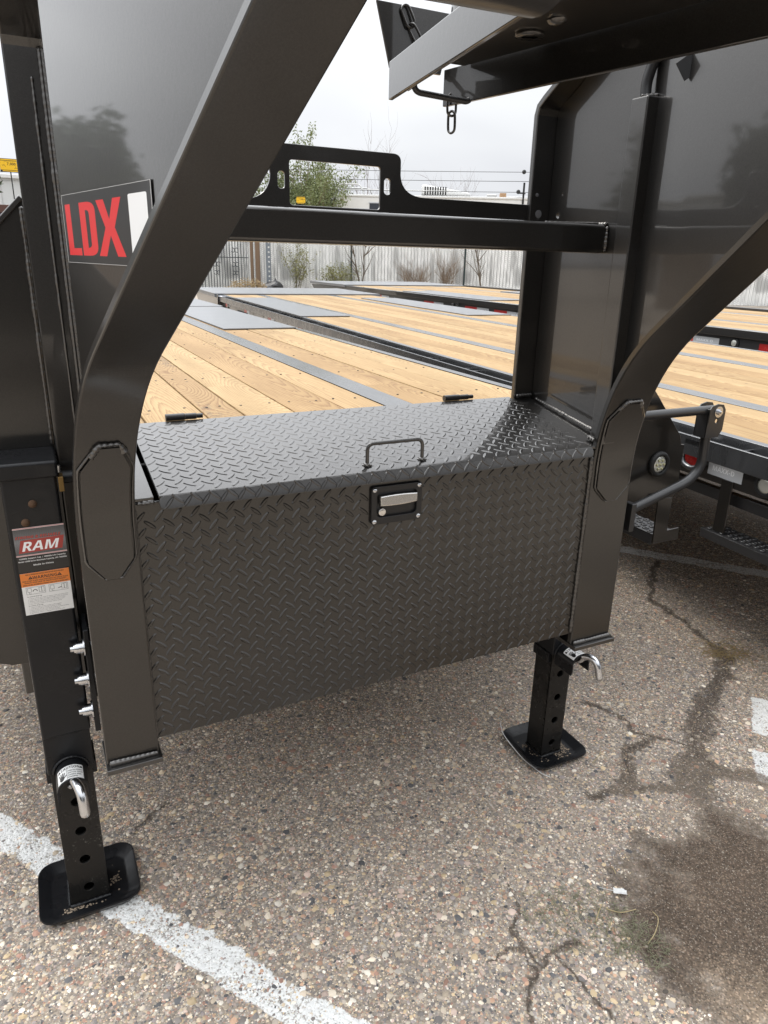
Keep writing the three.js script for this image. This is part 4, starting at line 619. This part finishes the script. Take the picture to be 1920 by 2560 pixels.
{
  const y = 0.86, b = []; for (let i = 0; i < 4; i++) b.push([0.10 + i * 0.17, 0.27 + i * 0.17]); for (let i = 0; i < 6; i++) b.push([0.9 + i * 0.165, 1.065 + i * 0.165]); for (let i = 0; i < 4; i++) b.push([2.02 + i * 0.155, 2.175 + i * 0.155]);
  const dk = flatbed(T3, y, -12.2, 0.5, b, [[0.782, 0.898], [1.892, 2.018]], 2.7, { k: 2 });
  part('side_channel', [B(0.0, 0.1, y - 0.062, y + 0.004, -12.2, 0.5, 0.004)], M.paint, T3); part('side_channel', [B(2.645, 2.76, y - 0.062, y + 0.03, -12.2, 0.5, 0.004)], M.black, T3);
  part('frame_rail', [B(0.05, 0.065, 0.6, 0.796, -12.2, 0.5, 0.003), B(0.78, 0.9, 0.33, 0.79, -12, 0.5, 0.003), B(1.9, 2.02, 0.33, 0.79, -12, 0.5, 0.003)], M.black, T3);
  part('tread_plate', B(0.11, 0.76, y + 0.002, y + 0.012, -9.9, -7.3, 0.002), M.treadDeck, dk); part('tread_plate', B(2.04, 2.62, y + 0.002, y + 0.012, -9.9, -7.3, 0.002), M.treadDeck, dk);
  for (const [a, c] of [[0.0, 1.36], [1.38, 2.74]]) part('ramp_plate', B(a, c, y - 0.03, y + 0.02, -14.3, -12.24, 0.003), M.treadDeck, T3);
  part('tail_section', extX(poly([[-12.22, 0.82], [-14.26, 0.82], [-14.0, 0.66], [-12.22, 0.5]]), 0.02, 2.7), M.paint, T3);
  const rf = (z0, w, mat) => part('reflector', quad([0.0488, 0.705, z0], [0, 0, w], [0, 0.062, 0], 0.0008), mat, T3, true);
  for (const [z, w, k] of [[-10.9, 0.3, 0], [-10.6, 0.3, 1], [-9.0, 0.32, 0], [-8.68, 0.3, 1], [-7.75, 0.32, 0], [-7.43, 0.3, 1], [-7.0, 0.3, 0], [-6.7, 0.3, 1], [-3.95, 0.3, 0], [-3.65, 0.29, 1], [-2.95, 0.4, 0], [-2.4, 0.3, 1]]) rf(z, w, k ? maxxSilver : maxxRed);
  const lt = sub('marker_light', T3); part('rubber_ring', lathe([[0.03, 0], [0.05, 0], [0.05, 0.008], [0.03, 0.012]], [0.05, 0.745, -3.2], [-1, 0, 0], 24), M.rubber, lt); part('lens', lathe([[0, 0.014], [0.02, 0.012], [0.03, 0.008], [0.03, 0]], [0.05, 0.745, -3.2], [-1, 0, 0], 24), M.lens, lt);
  for (const z of [-10.0, -8.2]) part('wheel_opening', extX(poly([[z - 0.4, 0.6], [z - 0.3, 0.73], [z + 0.3, 0.73], [z + 0.4, 0.6]]), 0.046, 0.004), M.hole, T3);
  part('latch_bracket', [B(0.02, 0.05, 0.76, 0.79, -7.98, -7.9, 0.004), B(0.02, 0.05, 0.72, 0.78, -8.1, -8.04, 0.004)], M.zinc, T3);
}

// ------------------------------------------------------------------ background: fence, ironwork, posts
const FA = [7.5, -27.5], FD = [0.866, 0.5], fp = (s, off = 0) => [FA[0] + FD[0] * s - FD[1] * -off * -1, FA[1] + FD[1] * s + FD[0] * off]; // s along the fence, off towards the viewer
const fpos = (s, off = 0) => [FA[0] + FD[0] * s - FD[1] * off, FA[1] + FD[1] * s + FD[0] * off];
const fTurn = -Math.atan2(FD[1], FD[0]);
{
  const F = thing('slat_fence', 'tall chain link fence with white privacy slats behind the trailers', 'fence', [FA[0], 0, FA[1]], null, fTurn); F.local = true;
  const H = 2.5, n = 420, st = 0.125, sl = []; const slatTex = dataTex(256, 512, (i, j) => { const d1 = Math.abs(((i + j) % 16) - 8), d2 = Math.abs(((i - j + 512) % 16) - 8), w = Math.min(d1, d2) < 1.5 ? 0.8 : 1, n = 0.97 + 0.14 * (vnoise(i / 256 * 20, j / 512 * 9, 20, 9) - 0.5) + 0.08 * (vnoise(i / 3, j / 40) - 0.5); const st2 = 1 - 0.22 * sstep(0.62, 0.85, vnoise(i / 256 * 11 + 3, j / 512 * 3, 11, 3)); return [0.98 * n * w * st2, 0.985 * n * w * st2, 0.975 * n * w * st2]; });
  for (let i = 0; i < n; i++) { const x = -26 + i * st; const g = B(x, x + st * 0.94, 0.03, H + rr(-0.05, 0.03), -0.02, 0.02, 0.015); sl.push(g); }
  part('slats', sl, new THREE.MeshStandardMaterial({ map: withRep(slatTex, 0.45, 0.45), roughness: 0.6 }), F).userData.kind = 'stuff';
  const wires = []; for (let i = 0; i < 430; i++) { const x = -26 + i * 0.122, pts = []; for (let k = 0; k <= 20; k++) pts.push(V(x + (k % 2 ? 0.061 : 0), k / 20 * H, 0.03)); const g = new THREE.TubeGeometry(new THREE.CatmullRomCurve3(pts, false, 'catmullrom', 0), 40, 0.004, 3, false); wires.push(g); } part('chain_link_wire', wires, new THREE.MeshStandardMaterial({ color: lin(0.62, 0.63, 0.63), roughness: 0.6 }), F).userData.kind = 'stuff';
  const pm = new THREE.MeshStandardMaterial({ color: lin(0.03, 0.05, 0.05), roughness: 0.7 }); for (const s of [-8, -4.6, 4.6, 8.9, 13.2, 17.5, 22]) part('post', cyl([s, 0, 0.06], [0, 1, 0], 0.03, H + 0.05, 10), pm, F);
  part('backing_screen', B(-26, 26.5, 0.02, H - 0.06, -0.05, -0.03, 0), new THREE.MeshStandardMaterial({ color: lin(0.6, 0.605, 0.61), roughness: 0.8 }), F); part('top_rail', cyl([-26, H - 0.02, 0.05], [1, 0, 0], 0.03, 52, 8), new THREE.MeshStandardMaterial({ color: lin(0.35, 0.36, 0.36), metalness: 0.6, roughness: 0.5 }), F);
  // ornamental ironwork panels leaning against the fence
  const iron = new THREE.MeshStandardMaterial({ color: lin(0.035, 0.045, 0.05), roughness: 0.6 });
  const ip = (s0, s1, label, tilt) => { const [x, z] = fpos(s0, 0.9), o = thing('iron_panel', label, 'iron panel', [x, 0, z], null, fTurn); o.local = true; o.rotation.x = 0; const W = s1 - s0, g = [], sc = []; for (let a = 0; a <= W; a += 0.105) g.push(B(a, a + 0.022, 0.1, 1.9, 0, 0.022, 0)); part('bars', g, iron, o); part('cross_rail', [B(0, W, 1.88, 1.93, -0.01, 0.03, 0), B(0, W, 1.28, 1.31, -0.01, 0.03, 0), B(0, W, 0.16, 0.2, -0.01, 0.03, 0)], iron, o); for (let a = 0.35; a < W; a += 0.7) for (const [y, r] of [[1.55, 0.12], [1.05, 0.12], [0.75, 0.10]]) for (const d of [-1, 1]) { const t = new THREE.TorusGeometry(r * 0.62, 0.013, 5, 14, 4.6); t.rotateZ(d > 0 ? 0.6 : 3.7); t.translate(a + d * r * 0.6, y, 0.03); sc.push(t); } part('scrollwork', sc, iron, o); };
  ip(-2.1, -0.75, 'ornamental iron panel with scrolls, left of the pair leaning by the fence'); ip(-0.7, 0.85, 'ornamental iron panel with scrolls, right of the pair beside the timbers');
  const woodMat = new THREE.MeshStandardMaterial({ color: lin(0.22, 0.15, 0.10), map: withRep(flake, 2, 0.3), roughness: 0.9 }), grey = new THREE.MeshStandardMaterial({ color: lin(0.22, 0.25, 0.28), metalness: 0.4, roughness: 0.6 });
  for (const [s, w, lab, m] of [[0.98, 0.10, 'narrow brown timber leaning against the fence beside the iron panels', woodMat], [1.2, 0.16, 'broad weathered timber standing upright by the fence', woodMat]]) { const [x, z] = fpos(s, 0.9), o = thing('timber_post', lab, 'timber', [x, 0, z], null, fTurn); o.local = true; part('beam', B(-w / 2, w / 2, 0.05, 2.35, -0.06, 0.06, 0.008), m, o); part('end_cut', B(-w / 2 - 0.004, w / 2 + 0.004, 2.35, 2.358, -0.064, 0.064, 0.002), m, o); }
  { const [x, z] = fpos(1.58, 0.8), o = thing('steel_post', 'grey perforated steel post standing by the fence next to the timbers', 'post', [x, 0, z], null, fTurn); o.local = true; const s = rrect(-0.085, 0.085, 0, 2.6, 0.01); for (let y = 0.15; y < 2.5; y += 0.17) s.holes.push(circ(0.02, y, 0.035)); part('web', ext(s, 0, 0.012), grey, o); part('flange', [B(-0.09, -0.075, 0, 2.6, -0.06, 0.02, 0.002)], grey, o); }
}
// leaves and twigs
function twigs(n, base, h, spread, r, levels = 2, up = 0.7) { // branch tubes from base, returns {geos, tips}
  const geos = [], tips = [];
  const grow = (p, dir, len, rad, lv) => {
    const pts = [p.clone()], d = dir.clone(); let q = p.clone(); const k = 5;
    for (let i = 0; i < k; i++) { d.add(V(rr(-0.28, 0.28), rr(-0.1, 0.25), rr(-0.28, 0.28))).normalize(); q = q.clone().addScaledVector(d, len / k); pts.push(q); if (lv < levels || i > 0) tips.push([q.clone(), d.clone(), lv]); if (lv < levels && i > 0) for (let b = 0; b < 2; b++) if (rnd() < 0.85) grow(q, d.clone().add(V(rr(-1, 1), rr(-0.3, 0.7), rr(-1, 1)).multiplyScalar(0.8)).normalize(), len * rr(0.35, 0.6), rad * 0.5, lv + 1); }
    const g = new THREE.TubeGeometry(new THREE.CatmullRomCurve3(pts), 6, rad, 4, false), a = g.attributes.position; for (let i = 0; i <= 6; i++) { const c = pts[0].clone(), u = i / 6; const cc = new THREE.CatmullRomCurve3(pts).getPointAt(u); for (let j = 0; j <= 4; j++) { const m = i * 5 + j; c.fromBufferAttribute(a, m).sub(cc).multiplyScalar(1 - 0.75 * u).add(cc); a.setXYZ(m, c.x, c.y, c.z); } } geos.push(g);
  };
  for (let i = 0; i < n; i++) grow(V(base[0] + rr(-0.05, 0.05) * spread, base[1], base[2] + rr(-0.05, 0.05) * spread), V(rr(-1, 1) * spread, 1 * up + 0.3, rr(-1, 1) * spread).normalize(), h * rr(0.6, 1), r * rr(0.6, 1), 0);
  return { geos, tips };
}
function leaves(tips, per, size, jitter) { const pos = []; for (const [p] of tips) for (let i = 0; i < per; i++) { const c = p.clone().add(V(rr(-1, 1), rr(-1, 1), rr(-1, 1)).multiplyScalar(jitter)), a = V(rr(-1, 1), rr(-1, 1), rr(-1, 1)).normalize(), b = a.clone().cross(V(rr(-1, 1), rr(-1, 1), rr(-1, 1))).normalize(), s = size * rr(0.6, 1.3); const P = [c.clone().addScaledVector(a, s), c.clone().addScaledVector(b, s * 0.38), c.clone().addScaledVector(a, -s), c.clone().addScaledVector(b, -s * 0.38)]; for (const k of [0, 1, 2, 0, 2, 3]) pos.push(P[k].x, P[k].y, P[k].z); } const g = new THREE.BufferGeometry(); g.setAttribute('position', new THREE.Float32BufferAttribute(pos, 3)); g.computeVertexNormals(); return g; }
const bark = new THREE.MeshStandardMaterial({ color: lin(0.13, 0.105, 0.08), roughness: 0.95 }), dry = new THREE.MeshStandardMaterial({ color: lin(0.22, 0.16, 0.11), roughness: 0.95 });
const leafMat = (r, g, b) => new THREE.MeshPhysicalMaterial({ color: lin(r, g, b), roughness: 0.8, side: THREE.DoubleSide, transmission: 0.25, thickness: 0 });
const green1 = leafMat(0.17, 0.2, 0.075), green0 = leafMat(0.105, 0.15, 0.045), green2 = leafMat(0.2, 0.2, 0.07), green3 = leafMat(0.045, 0.065, 0.025);
function plant(name, label, cat, s, off, o) {
  const [x, z] = fpos(s, off), t = thing(name, label, cat, [x, 0, z], o.group); t.local = true;
  const tw = twigs(o.n, [0, o.y0 || 0, 0], o.h, o.spread, o.r, o.levels ?? 2, o.up ?? 0.7); part(o.trunk || 'branches', tw.geos, o.bark || bark, t); if (o.leaf) part('foliage', leaves(tw.tips.filter((q) => q[2] > 0 || o.all), o.per, o.size, o.jit), o.leaf, t).userData.kind = 'stuff'; return t;
}
plant('weed_shrub', 'tall yellow green weed growing in front of the white fence', 'shrub', 2.6, 0.7, { n: 9, h: 1.5, spread: 0.35, r: 0.012, leaf: green2, per: 3, size: 0.045, jit: 0.09, levels: 1, all: true, up: 1.2 });
plant('weed_shrub', 'broad low yellowish weed clump at the foot of the fence', 'shrub', 4.2, 0.8, { n: 16, h: 1.0, spread: 0.9, r: 0.012, leaf: green2, per: 3, size: 0.045, jit: 0.12, levels: 1, all: true });
plant('dry_shrub', 'bare brown bush against the fence, left of two', 'shrub', 7.1, 0.5, { n: 22, h: 1.1, spread: 0.7, r: 0.012, bark: dry, levels: 2 });
plant('dry_shrub', 'bare brown bush against the fence, right of two', 'shrub', 8.25, 0.5, { n: 18, h: 1.2, spread: 0.4, r: 0.012, bark: dry, levels: 2 });
for (const [s, h, lab] of [[5.05, 2.1, 'thin dead sapling trunk before the fence, nearest the yellow weeds'], [9.6, 2.2, 'thin dead sapling trunk before the fence, between the two dry bushes and the right edge']]) plant('dead_sapling', lab, 'sapling', s, 0.5, { n: 2, h, spread: 0.12, r: 0.045, bark, levels: 1, up: 2 });
{ const [x, z] = fpos(1.1, 2.2), t = thing('straw_heap', 'heap of dry straw on the ground below the timbers', 'straw', [x, 0, z]); t.local = true; const g = []; for (let i = 0; i < 700; i++) { const a = rr(0, 6.28), r = Math.sqrt(rnd()), px = Math.cos(a) * r * 1.0, pz = Math.sin(a) * r * 0.5, y = 0.62 * (1 - r * r) * rnd() + 0.02; const c = new THREE.CylinderGeometry(0.008, 0.008, rr(0.15, 0.4), 3); c.rotateZ(rr(1, 2.1)); c.rotateY(rr(0, 6.28)); c.translate(px, y, pz); g.push(c); } part('stalks', g, new THREE.MeshStandardMaterial({ color: lin(0.36, 0.27, 0.15), roughness: 1 }), t).userData.kind = 'stuff'; t.userData.kind = 'stuff'; }
{ const [x, z] = fpos(1.95, 1.6), t = thing('rubbish_bag', 'black crumpled rubbish bag lying by the straw heap', 'bag', [x, 0, z]); t.local = true; const g = new THREE.IcosahedronGeometry(0.3, 3), p = g.attributes.position; for (let i = 0; i < p.count; i++) { const k = 0.75 + 0.5 * vnoise(p.getX(i) * 9 + 5, p.getY(i) * 9 + p.getZ(i) * 7); p.setXYZ(i, p.getX(i) * k * 1.1, p.getY(i) * k * 0.9 + 0.25, p.getZ(i) * k); } g.computeVertexNormals(); part('sack', g, M.plastic, t); part('knot', new THREE.ConeGeometry(0.07, 0.14, 7).translate(0.05, 0.56, 0), M.plastic, t); }
// trees and travel trailer behind the fence
plant('green_tree', 'leafy green bush tree behind the fence, seen through the headboard window', 'tree', 1.1, -9.6, { n: 26, y0: 0.2, h: 4.3, spread: 0.7, r: 0.04, leaf: green1, per: 8, size: 0.075, jit: 0.2, levels: 2, up: 1.0, bark: dry });
plant('green_tree', 'smaller leafy bush behind the fence, left of the leafy green bush tree', 'tree', -1.6, -8.4, { n: 7, y0: 0.2, h: 3.4, spread: 0.5, r: 0.06, leaf: green1, per: 6, size: 0.11, jit: 0.28, levels: 2, up: 1.0 });
plant('bare_tree', 'tall bare grey tree rising behind the leafy bush tree', 'tree', 3.6, -13, { n: 5, h: 5.6, spread: 0.3, r: 0.035, levels: 2, up: 1.6, bark: new THREE.MeshStandardMaterial({ color: lin(0.3, 0.26, 0.24), roughness: 1 }) });
plant('bare_tree', 'bare tree with slanting twigs above the travel trailer roof', 'tree', 8.0, -14, { n: 9, h: 4.6, spread: 0.9, r: 0.03, levels: 2, up: 0.9, bark: new THREE.MeshStandardMaterial({ color: lin(0.3, 0.27, 0.26), roughness: 1 }) });
{
  const [x, z] = fpos(2.75, -9), R = thing('travel_trailer', 'white travel trailer behind the fence with roof air conditioner and ladder rack', 'travel trailer', [x, 0.18, z], null, fTurn); R.local = true;
  const wm = new THREE.MeshStandardMaterial({ color: lin(0.74, 0.73, 0.7), roughness: 0.5 }), gl = new THREE.MeshStandardMaterial({ color: lin(0.03, 0.035, 0.045), roughness: 0.15 });
  part('body', B(0, 10.5, 0.6, 4.12, -2.4, 0, 0.22), wm, R); part('roof_edge', B(0.12, 10.4, 4.02, 4.12, -2.3, 0.03, 0.03), M.white, R); part('stripe', B(0.3, 10.2, 3.45, 3.5, 0.0, 0.012, 0), M.silver, R);
  const w = part('window', B(1.7, 3.2, 3.15, 3.75, 0.0, 0.02, 0.05), gl, R); part('frame', [B(1.66, 3.24, 3.74, 3.79, 0, 0.03, 0), B(1.66, 3.24, 3.11, 3.16, 0, 0.03, 0)], M.silver, w);
  part('clearance_light', B(0.3, 0.42, 3.8, 3.9, 0, 0.04, 0.01), new THREE.MeshStandardMaterial({ color: lin(0.35, 0.12, 0.04), roughness: 0.4 }), R);
  const ac = part('air_conditioner', [mapGeo(B(4.2, 6.6, 4.12, 4.66, -1.5, -0.4, 0.12), (a, b, c) => [a, b - (a > 5.4 ? Math.pow((a - 5.4) / 1.2, 2) * (b - 4.12) * 0.75 : 0), c], false, 0.8)], M.white, R); const lv = []; for (let i = 0; i < 9; i++) for (let k = 0; k < 2; k++) lv.push(B(4.35 + i * 0.125, 4.41 + i * 0.125, 4.2 + k * 0.2, 4.36 + k * 0.2, -0.405, -0.39, 0)); part('louvre', lv, M.hole, ac);
  part('ladder_rack', [bentRod([[-0.1, 2.2, -0.3], [-0.05, 4.35, -0.3], [0.2, 4.6, -0.3], [1.2, 4.6, -0.3], [1.4, 4.15, -0.3]], 0.03, 0.2, 8), bentRod([[0.25, 4.1, -1.2], [0.35, 4.5, -1.2], [1.6, 4.5, -1.2], [1.75, 4.15, -1.2]], 0.03, 0.2, 8), cyl([0.3, 4.36, -0.25], [1, 0, 0], 0.02, 4.2, 6)], M.white, R);
  part('roof_vent', [B(7.4, 7.9, 4.12, 4.3, -1.4, -0.8, 0.04), B(8.3, 9.8, 4.12, 4.2, -1.2, -0.5, 0.03)], M.white, R); part('roof_box', B(8.0, 8.3, 4.12, 4.32, -0.5, -0.2, 0.01), new THREE.MeshStandardMaterial({ color: lin(0.4, 0.25, 0.14), roughness: 0.8 }), R);
}
{ // overhead wires on an insulator post
  const [px, pz] = fpos(11.85, -9), P = thing('wire_post', 'slim dark wire post with insulators at the right end of the travel trailer', 'post', [px, 0, pz]); P.local = true; part('pole', cyl([0, 0, 0], [0, 1, 0], 0.05, 4.95, 10), M.rubber, P); part('cross_arm', B(-0.35, 0.1, 4.45, 4.5, -0.03, 0.03, 0.005), M.rubber, P);
  const [ax, az] = fpos(-16, -10), [bx, bz] = fpos(30, -8); [[4.55, 11.6], [5.02, 0], [5.42, 11.8]].forEach(([y, s], i) => { const w = thing('overhead_wire', ['lowest overhead wire above the travel trailer', 'middle overhead wire above the travel trailer', 'topmost overhead wire above the travel trailer'][i], 'wire', [ax, y, az]); w.local = true; part('cable', tube([[0, 0.1, 0], [(bx - ax) / 2, -0.05, (bz - az) / 2], [bx - ax, 0.1, bz - az]], 0.011, 4, 24), M.rubber, w); if (s) { const [qx, qz] = fpos(s, -9.05), g = new THREE.SphereGeometry(0.1, 12, 8); g.translate(qx - ax, 0, qz - az); part('insulator', g, M.rubber, w); } });
}
// price signs
const priceTex = (t) => canvasTex(256, 200, (c, w, h) => { c.fillStyle = '#15140f'; c.fillRect(0, 0, w, h); c.fillStyle = '#e8b90c'; c.fillRect(4, 34, w - 8, h - 66); c.fillRect(16, 8, w - 32, 18); c.fillRect(30, h - 24, w - 60, 14); c.fillStyle = '#1a1810'; c.font = 'bold 52px sans-serif'; c.fillText(t, 92, 96, 150); c.fillRect(196, 112, 8, 12); c.fillRect(180, 136, 46, 5); c.fillRect(60, 44, 130, 3); c.strokeStyle = '#8a6a08'; c.lineWidth = 4; c.beginPath(); c.moveTo(30, 120); c.lineTo(58, 84); c.lineTo(72, 128); c.moveTo(28, 92); c.lineTo(78, 118); c.stroke(); });
function priceSign(x, y, z, w, h, t, label, turn, mountY) { const o = thing('price_sign', label, 'sign', [x, 0, z], null, turn); o.local = true; part('sign_panel', quad([-w / 2, y - h / 2, 0], [w, 0, 0], [0, h, 0], 0.01), printMat(priceTex(t), 0.5, 0.2), o, true); part('sign_stake', cyl([0, mountY, -0.02], [0, 1, 0], 0.012, y + h / 2 - mountY, 8), M.rubber, o); }
priceSign(0.15, 3.10, -17.9, 0.40, 0.27, '7,000 Y', 'yellow price sign with dark edges at the left edge of the photo', 0, 2.05);
priceSign(11.9, 3.78, -31.9, 0.42, 0.30, '1,000 Y', 'yellow price sign in front of the leafy bush, seen through the headboard window', fTurn, 0);
// left background: stacked trailers, pale building
{
  const o = thing('stacked_trailer', 'dark stacked flatbed trailers with grey rail at the left edge', 'trailer', [-1.2, 0, -17.5]); o.local = true;
  part('upper_frame', [B(-5, 1.55, 1.92, 2.12, -4, 0, 0.01)], M.stripMetal, o); part('upper_deck', B(-5, 1.6, 2.12, 2.28, -4, 0.05, 0.01), new THREE.MeshStandardMaterial({ color: lin(0.09, 0.045, 0.035), roughness: 0.8 }), o);
  part('lower_frame', [B(-5, 1.5, 0.7, 1.86, -3.9, -0.1, 0.01), B(-5, 1.52, 1.42, 1.48, -0.1, 0.02, 0.01)], M.black, o); part('rear_post', B(1.1, 1.3, 0, 0.75, -0.4, -0.2, 0.01), M.black, o);
}
{
  const [x, z] = [-9.5, -36], o = thing('pale_building', 'long pale metal building at the left edge, behind the stacked trailers', 'building', [x, 0, z]); o.local = true;
  const wall = new THREE.MeshStandardMaterial({ color: lin(0.62, 0.63, 0.62), roughness: 0.6 }); const w = part('wall', B(-8, 11.0, 0, 4.25, -6, 0, 0.02), wall, o); part('roof', B(-8.2, 11.2, 4.25, 4.4, -6.2, 0.2, 0.02), M.white, o);
  for (let i = 0; i < 12; i++) part('panel', B(-7.7 + i * 1.55, -6.2 + i * 1.55, 0.3, 4.15, 0.0, 0.03, 0.005), wall, w);
}
// trees left of the camera's view and behind, seen in the glossy plates
const tree = (x, z, h, lab, sp = 0.7) => { const t = thing('yard_tree', lab, 'tree', [x, 0, z]); t.local = true; part('trunk', cyl([0, 0, 0], [0, 1, 0], 0.2, h * 0.45, 10, 0.12), bark, t); const tw = twigs(11, [0, h * 0.25, 0], h * 0.62, sp, 0.06, 2, 0.9); part('branches', tw.geos, bark, t); part('foliage', leaves(tw.tips, 6, 0.22, 0.55), green3, t).userData.kind = 'stuff'; };
tree(-13.2, -24.0, 4.4, 'dark leafy tree left of the yard, smallest of the group mirrored in the plates'); tree(-21.5, -20.5, 5.6, 'dark broad tree left of the yard, second of the mirrored group', 0.9); tree(-24.5, -15.5, 5.2, 'dark tree left of the yard beyond the broad one'); tree(-27.0, -9.5, 6.0, 'dark tree at the left end of the yard', 0.9); tree(-1.9, -29.5, 4.3, 'leafy tree behind the stacked trailers by the pale building');
{ const o = thing('yard_shed', 'low brown shed standing left of the yard under the trees', 'shed', [-10.5, 0, -22]); o.local = true; part('wall', B(-4, 1.6, 0, 2.3, -2, 0, 0.02), new THREE.MeshStandardMaterial({ color: lin(0.2, 0.15, 0.11), roughness: 0.9 }), o); part('roof', extX(poly([[-2.2, 2.3], [0.2, 2.3], [-1, 2.9]]), -4.2, 6.0), new THREE.MeshStandardMaterial({ color: lin(0.1, 0.09, 0.085), roughness: 0.9 }), o); part('door', B(-0.6, 0.4, 0, 2.0, 0, 0.03, 0.01), M.silver, o); }

// closed cargo trailers parked across the aisle behind the viewpoint (they show as the dark band mirrored in the paint)
for (const [x, lab] of [[-6.2, 'black closed cargo trailer across the aisle, the one on the left'], [3.2, 'black closed cargo trailer across the aisle, the one on the right']]) {
  const o = thing('cargo_trailer', lab, 'trailer', [x, 0, 6.4]); o.local = true;
  part('body', B(-4.2, 4.2, 0.55, 3.1, 0, 2.5, 0.06), M.black, o); part('roof_trim', B(-4.24, 4.24, 3.02, 3.14, -0.03, 2.53, 0.02), M.stripMetal, o);
  for (const w of [-0.6, 0.6]) { const t = part('wheel', lathe([[0.12, 0.1], [0.33, 0.12], [0.38, 0.06], [0.38, -0.06], [0.33, -0.12], [0.12, -0.1]], [w, 0.38, 0.1], [0, 0, -1], 24), M.rubber, o); part('rim', lathe([[0, 0.09], [0.2, 0.1], [0.22, 0.06]], [w, 0.38, 0.1], [0, 0, -1], 20), M.silver, t); }
  part('fender', B(-1.15, 1.15, 0.78, 0.86, -0.2, 0.1, 0.03), M.treadDeck, o); part('door', B(2.2, 3.0, 0.75, 2.7, -0.02, 0.01, 0.01), M.black, o);
}

// ------------------------------------------------------------------ small things on the ground
{
  const g = [], blade = (x, z, h, lean, w) => { const a = rr(0, 6.28), p0 = V(x, 0.001, z), p1 = V(x + Math.cos(a) * lean * 0.4, h * 0.7, z + Math.sin(a) * lean * 0.4), p2 = V(x + Math.cos(a) * lean, h, z + Math.sin(a) * lean); g.push(new THREE.TubeGeometry(new THREE.CatmullRomCurve3([p0, p1, p2]), 4, w, 3, false)); };
  for (const [x, z, n, r] of [[0.91, 0.255, 120, 0.09], [0.97, 0.285, 110, 0.09], [1.01, 0.375, 170, 0.06], [0.985, 0.33, 100, 0.07], [0.88, 0.22, 70, 0.07]]) for (let i = 0; i < n; i++) { const a = rr(0, 6.28), q = r * Math.sqrt(rnd()); blade(x + Math.cos(a) * q, z + Math.sin(a) * q, rr(0.003, 0.014), rr(0.006, 0.022), 0.0006); }
  const m = part('weeds', g, new THREE.MeshStandardMaterial({ color: lin(0.27, 0.27, 0.17), roughness: 0.9 }), null); m.userData = { kind: 'stuff', label: 'sparse dry weeds on the dirt at the lower right', category: 'weeds' };
  const g2 = []; for (let i = 0; i < 60; i++) { const x = rr(2.12, 2.26), z = rr(-0.46, -0.34), a = rr(0, 6.28), l = rr(0.03, 0.09); g2.push(tube([[x, 0.004, z], [x + Math.cos(a) * l / 2, rr(0.01, 0.025), z + Math.sin(a) * l / 2], [x + Math.cos(a) * l, 0.005, z + Math.sin(a) * l]], 0.0012, 3, 5)); }
  const m2 = part('dry_grass', g2, new THREE.MeshStandardMaterial({ color: lin(0.32, 0.24, 0.12), roughness: 1 }), null); m2.userData = { kind: 'stuff', label: 'tuft of dry straw coloured grass in the long pavement crack', category: 'grass' };
  const straw = new THREE.MeshStandardMaterial({ color: lin(0.45, 0.36, 0.2), roughness: 0.9 });
  [[[[1.02, 0.004, 0.38], [1.05, 0.012, 0.37], [1.085, 0.008, 0.345], [1.09, 0.004, 0.325]], 'long curved dry stalk lying beside the greenest weeds'], [[[0.955, 0.006, 0.292], [0.975, 0.010, 0.278], [1.0, 0.004, 0.262]], 'short straight dry stalk between weeds and white feather'], [[[1.0, 0.004, 0.275], [1.02, 0.010, 0.30], [1.06, 0.005, 0.305]], 'bent dry stalk just right of the weeds'], [[[1.09, 0.004, 0.21], [1.092, 0.008, 0.2], [1.094, 0.004, 0.19]], 'tiny upright dry stalk on the dark dirt patch'], [[[1.31, 0.004, -0.12], [1.34, 0.008, -0.13], [1.37, 0.003, -0.15]], 'pale stalk lying in the crack beside the right foot pad']].forEach(([p, l]) => { const t = part(numbered('dry_stalk'), tube(p, 0.0011, 5, 12), straw, null); t.userData = { label: l, category: 'stalk', group: 'dry stalks on the ground' }; });
  const f = thing('white_feather', 'small crumpled white scrap lying on the dark dirt', 'litter', [1.06, 0.004, 0.255]); f.local = true; const fg = new THREE.PlaneGeometry(0.03, 0.016, 8, 4); fg.rotateX(-Math.PI / 2); const p = fg.attributes.position; for (let i = 0; i < p.count; i++) p.setY(i, 0.006 * vnoise(p.getX(i) * 160, p.getZ(i) * 160) + 0.001); fg.computeVertexNormals(); fg.rotateY(-0.7); part('vane', fg, M.white, f); part('quill', tube([[-0.012, 0.003, -0.008], [-0.025, 0.004, -0.018], [-0.034, 0.002, -0.03]], 0.0009, 4), M.white, f);
  const z = part('plastic_tie', tube([[1.135, 0.05, -0.335], [1.128, 0.03, -0.30], [1.135, 0.008, -0.22], [1.142, 0.006, -0.17], [1.148, 0.004, -0.145], [1.16, 0.003, -0.125]], 0.0013, 6, 30), M.white, null); z.userData = { label: 'thin white plastic tie curled round the left edge of the right foot pad', category: 'tie' };
}
renderer.render(scene, camera);
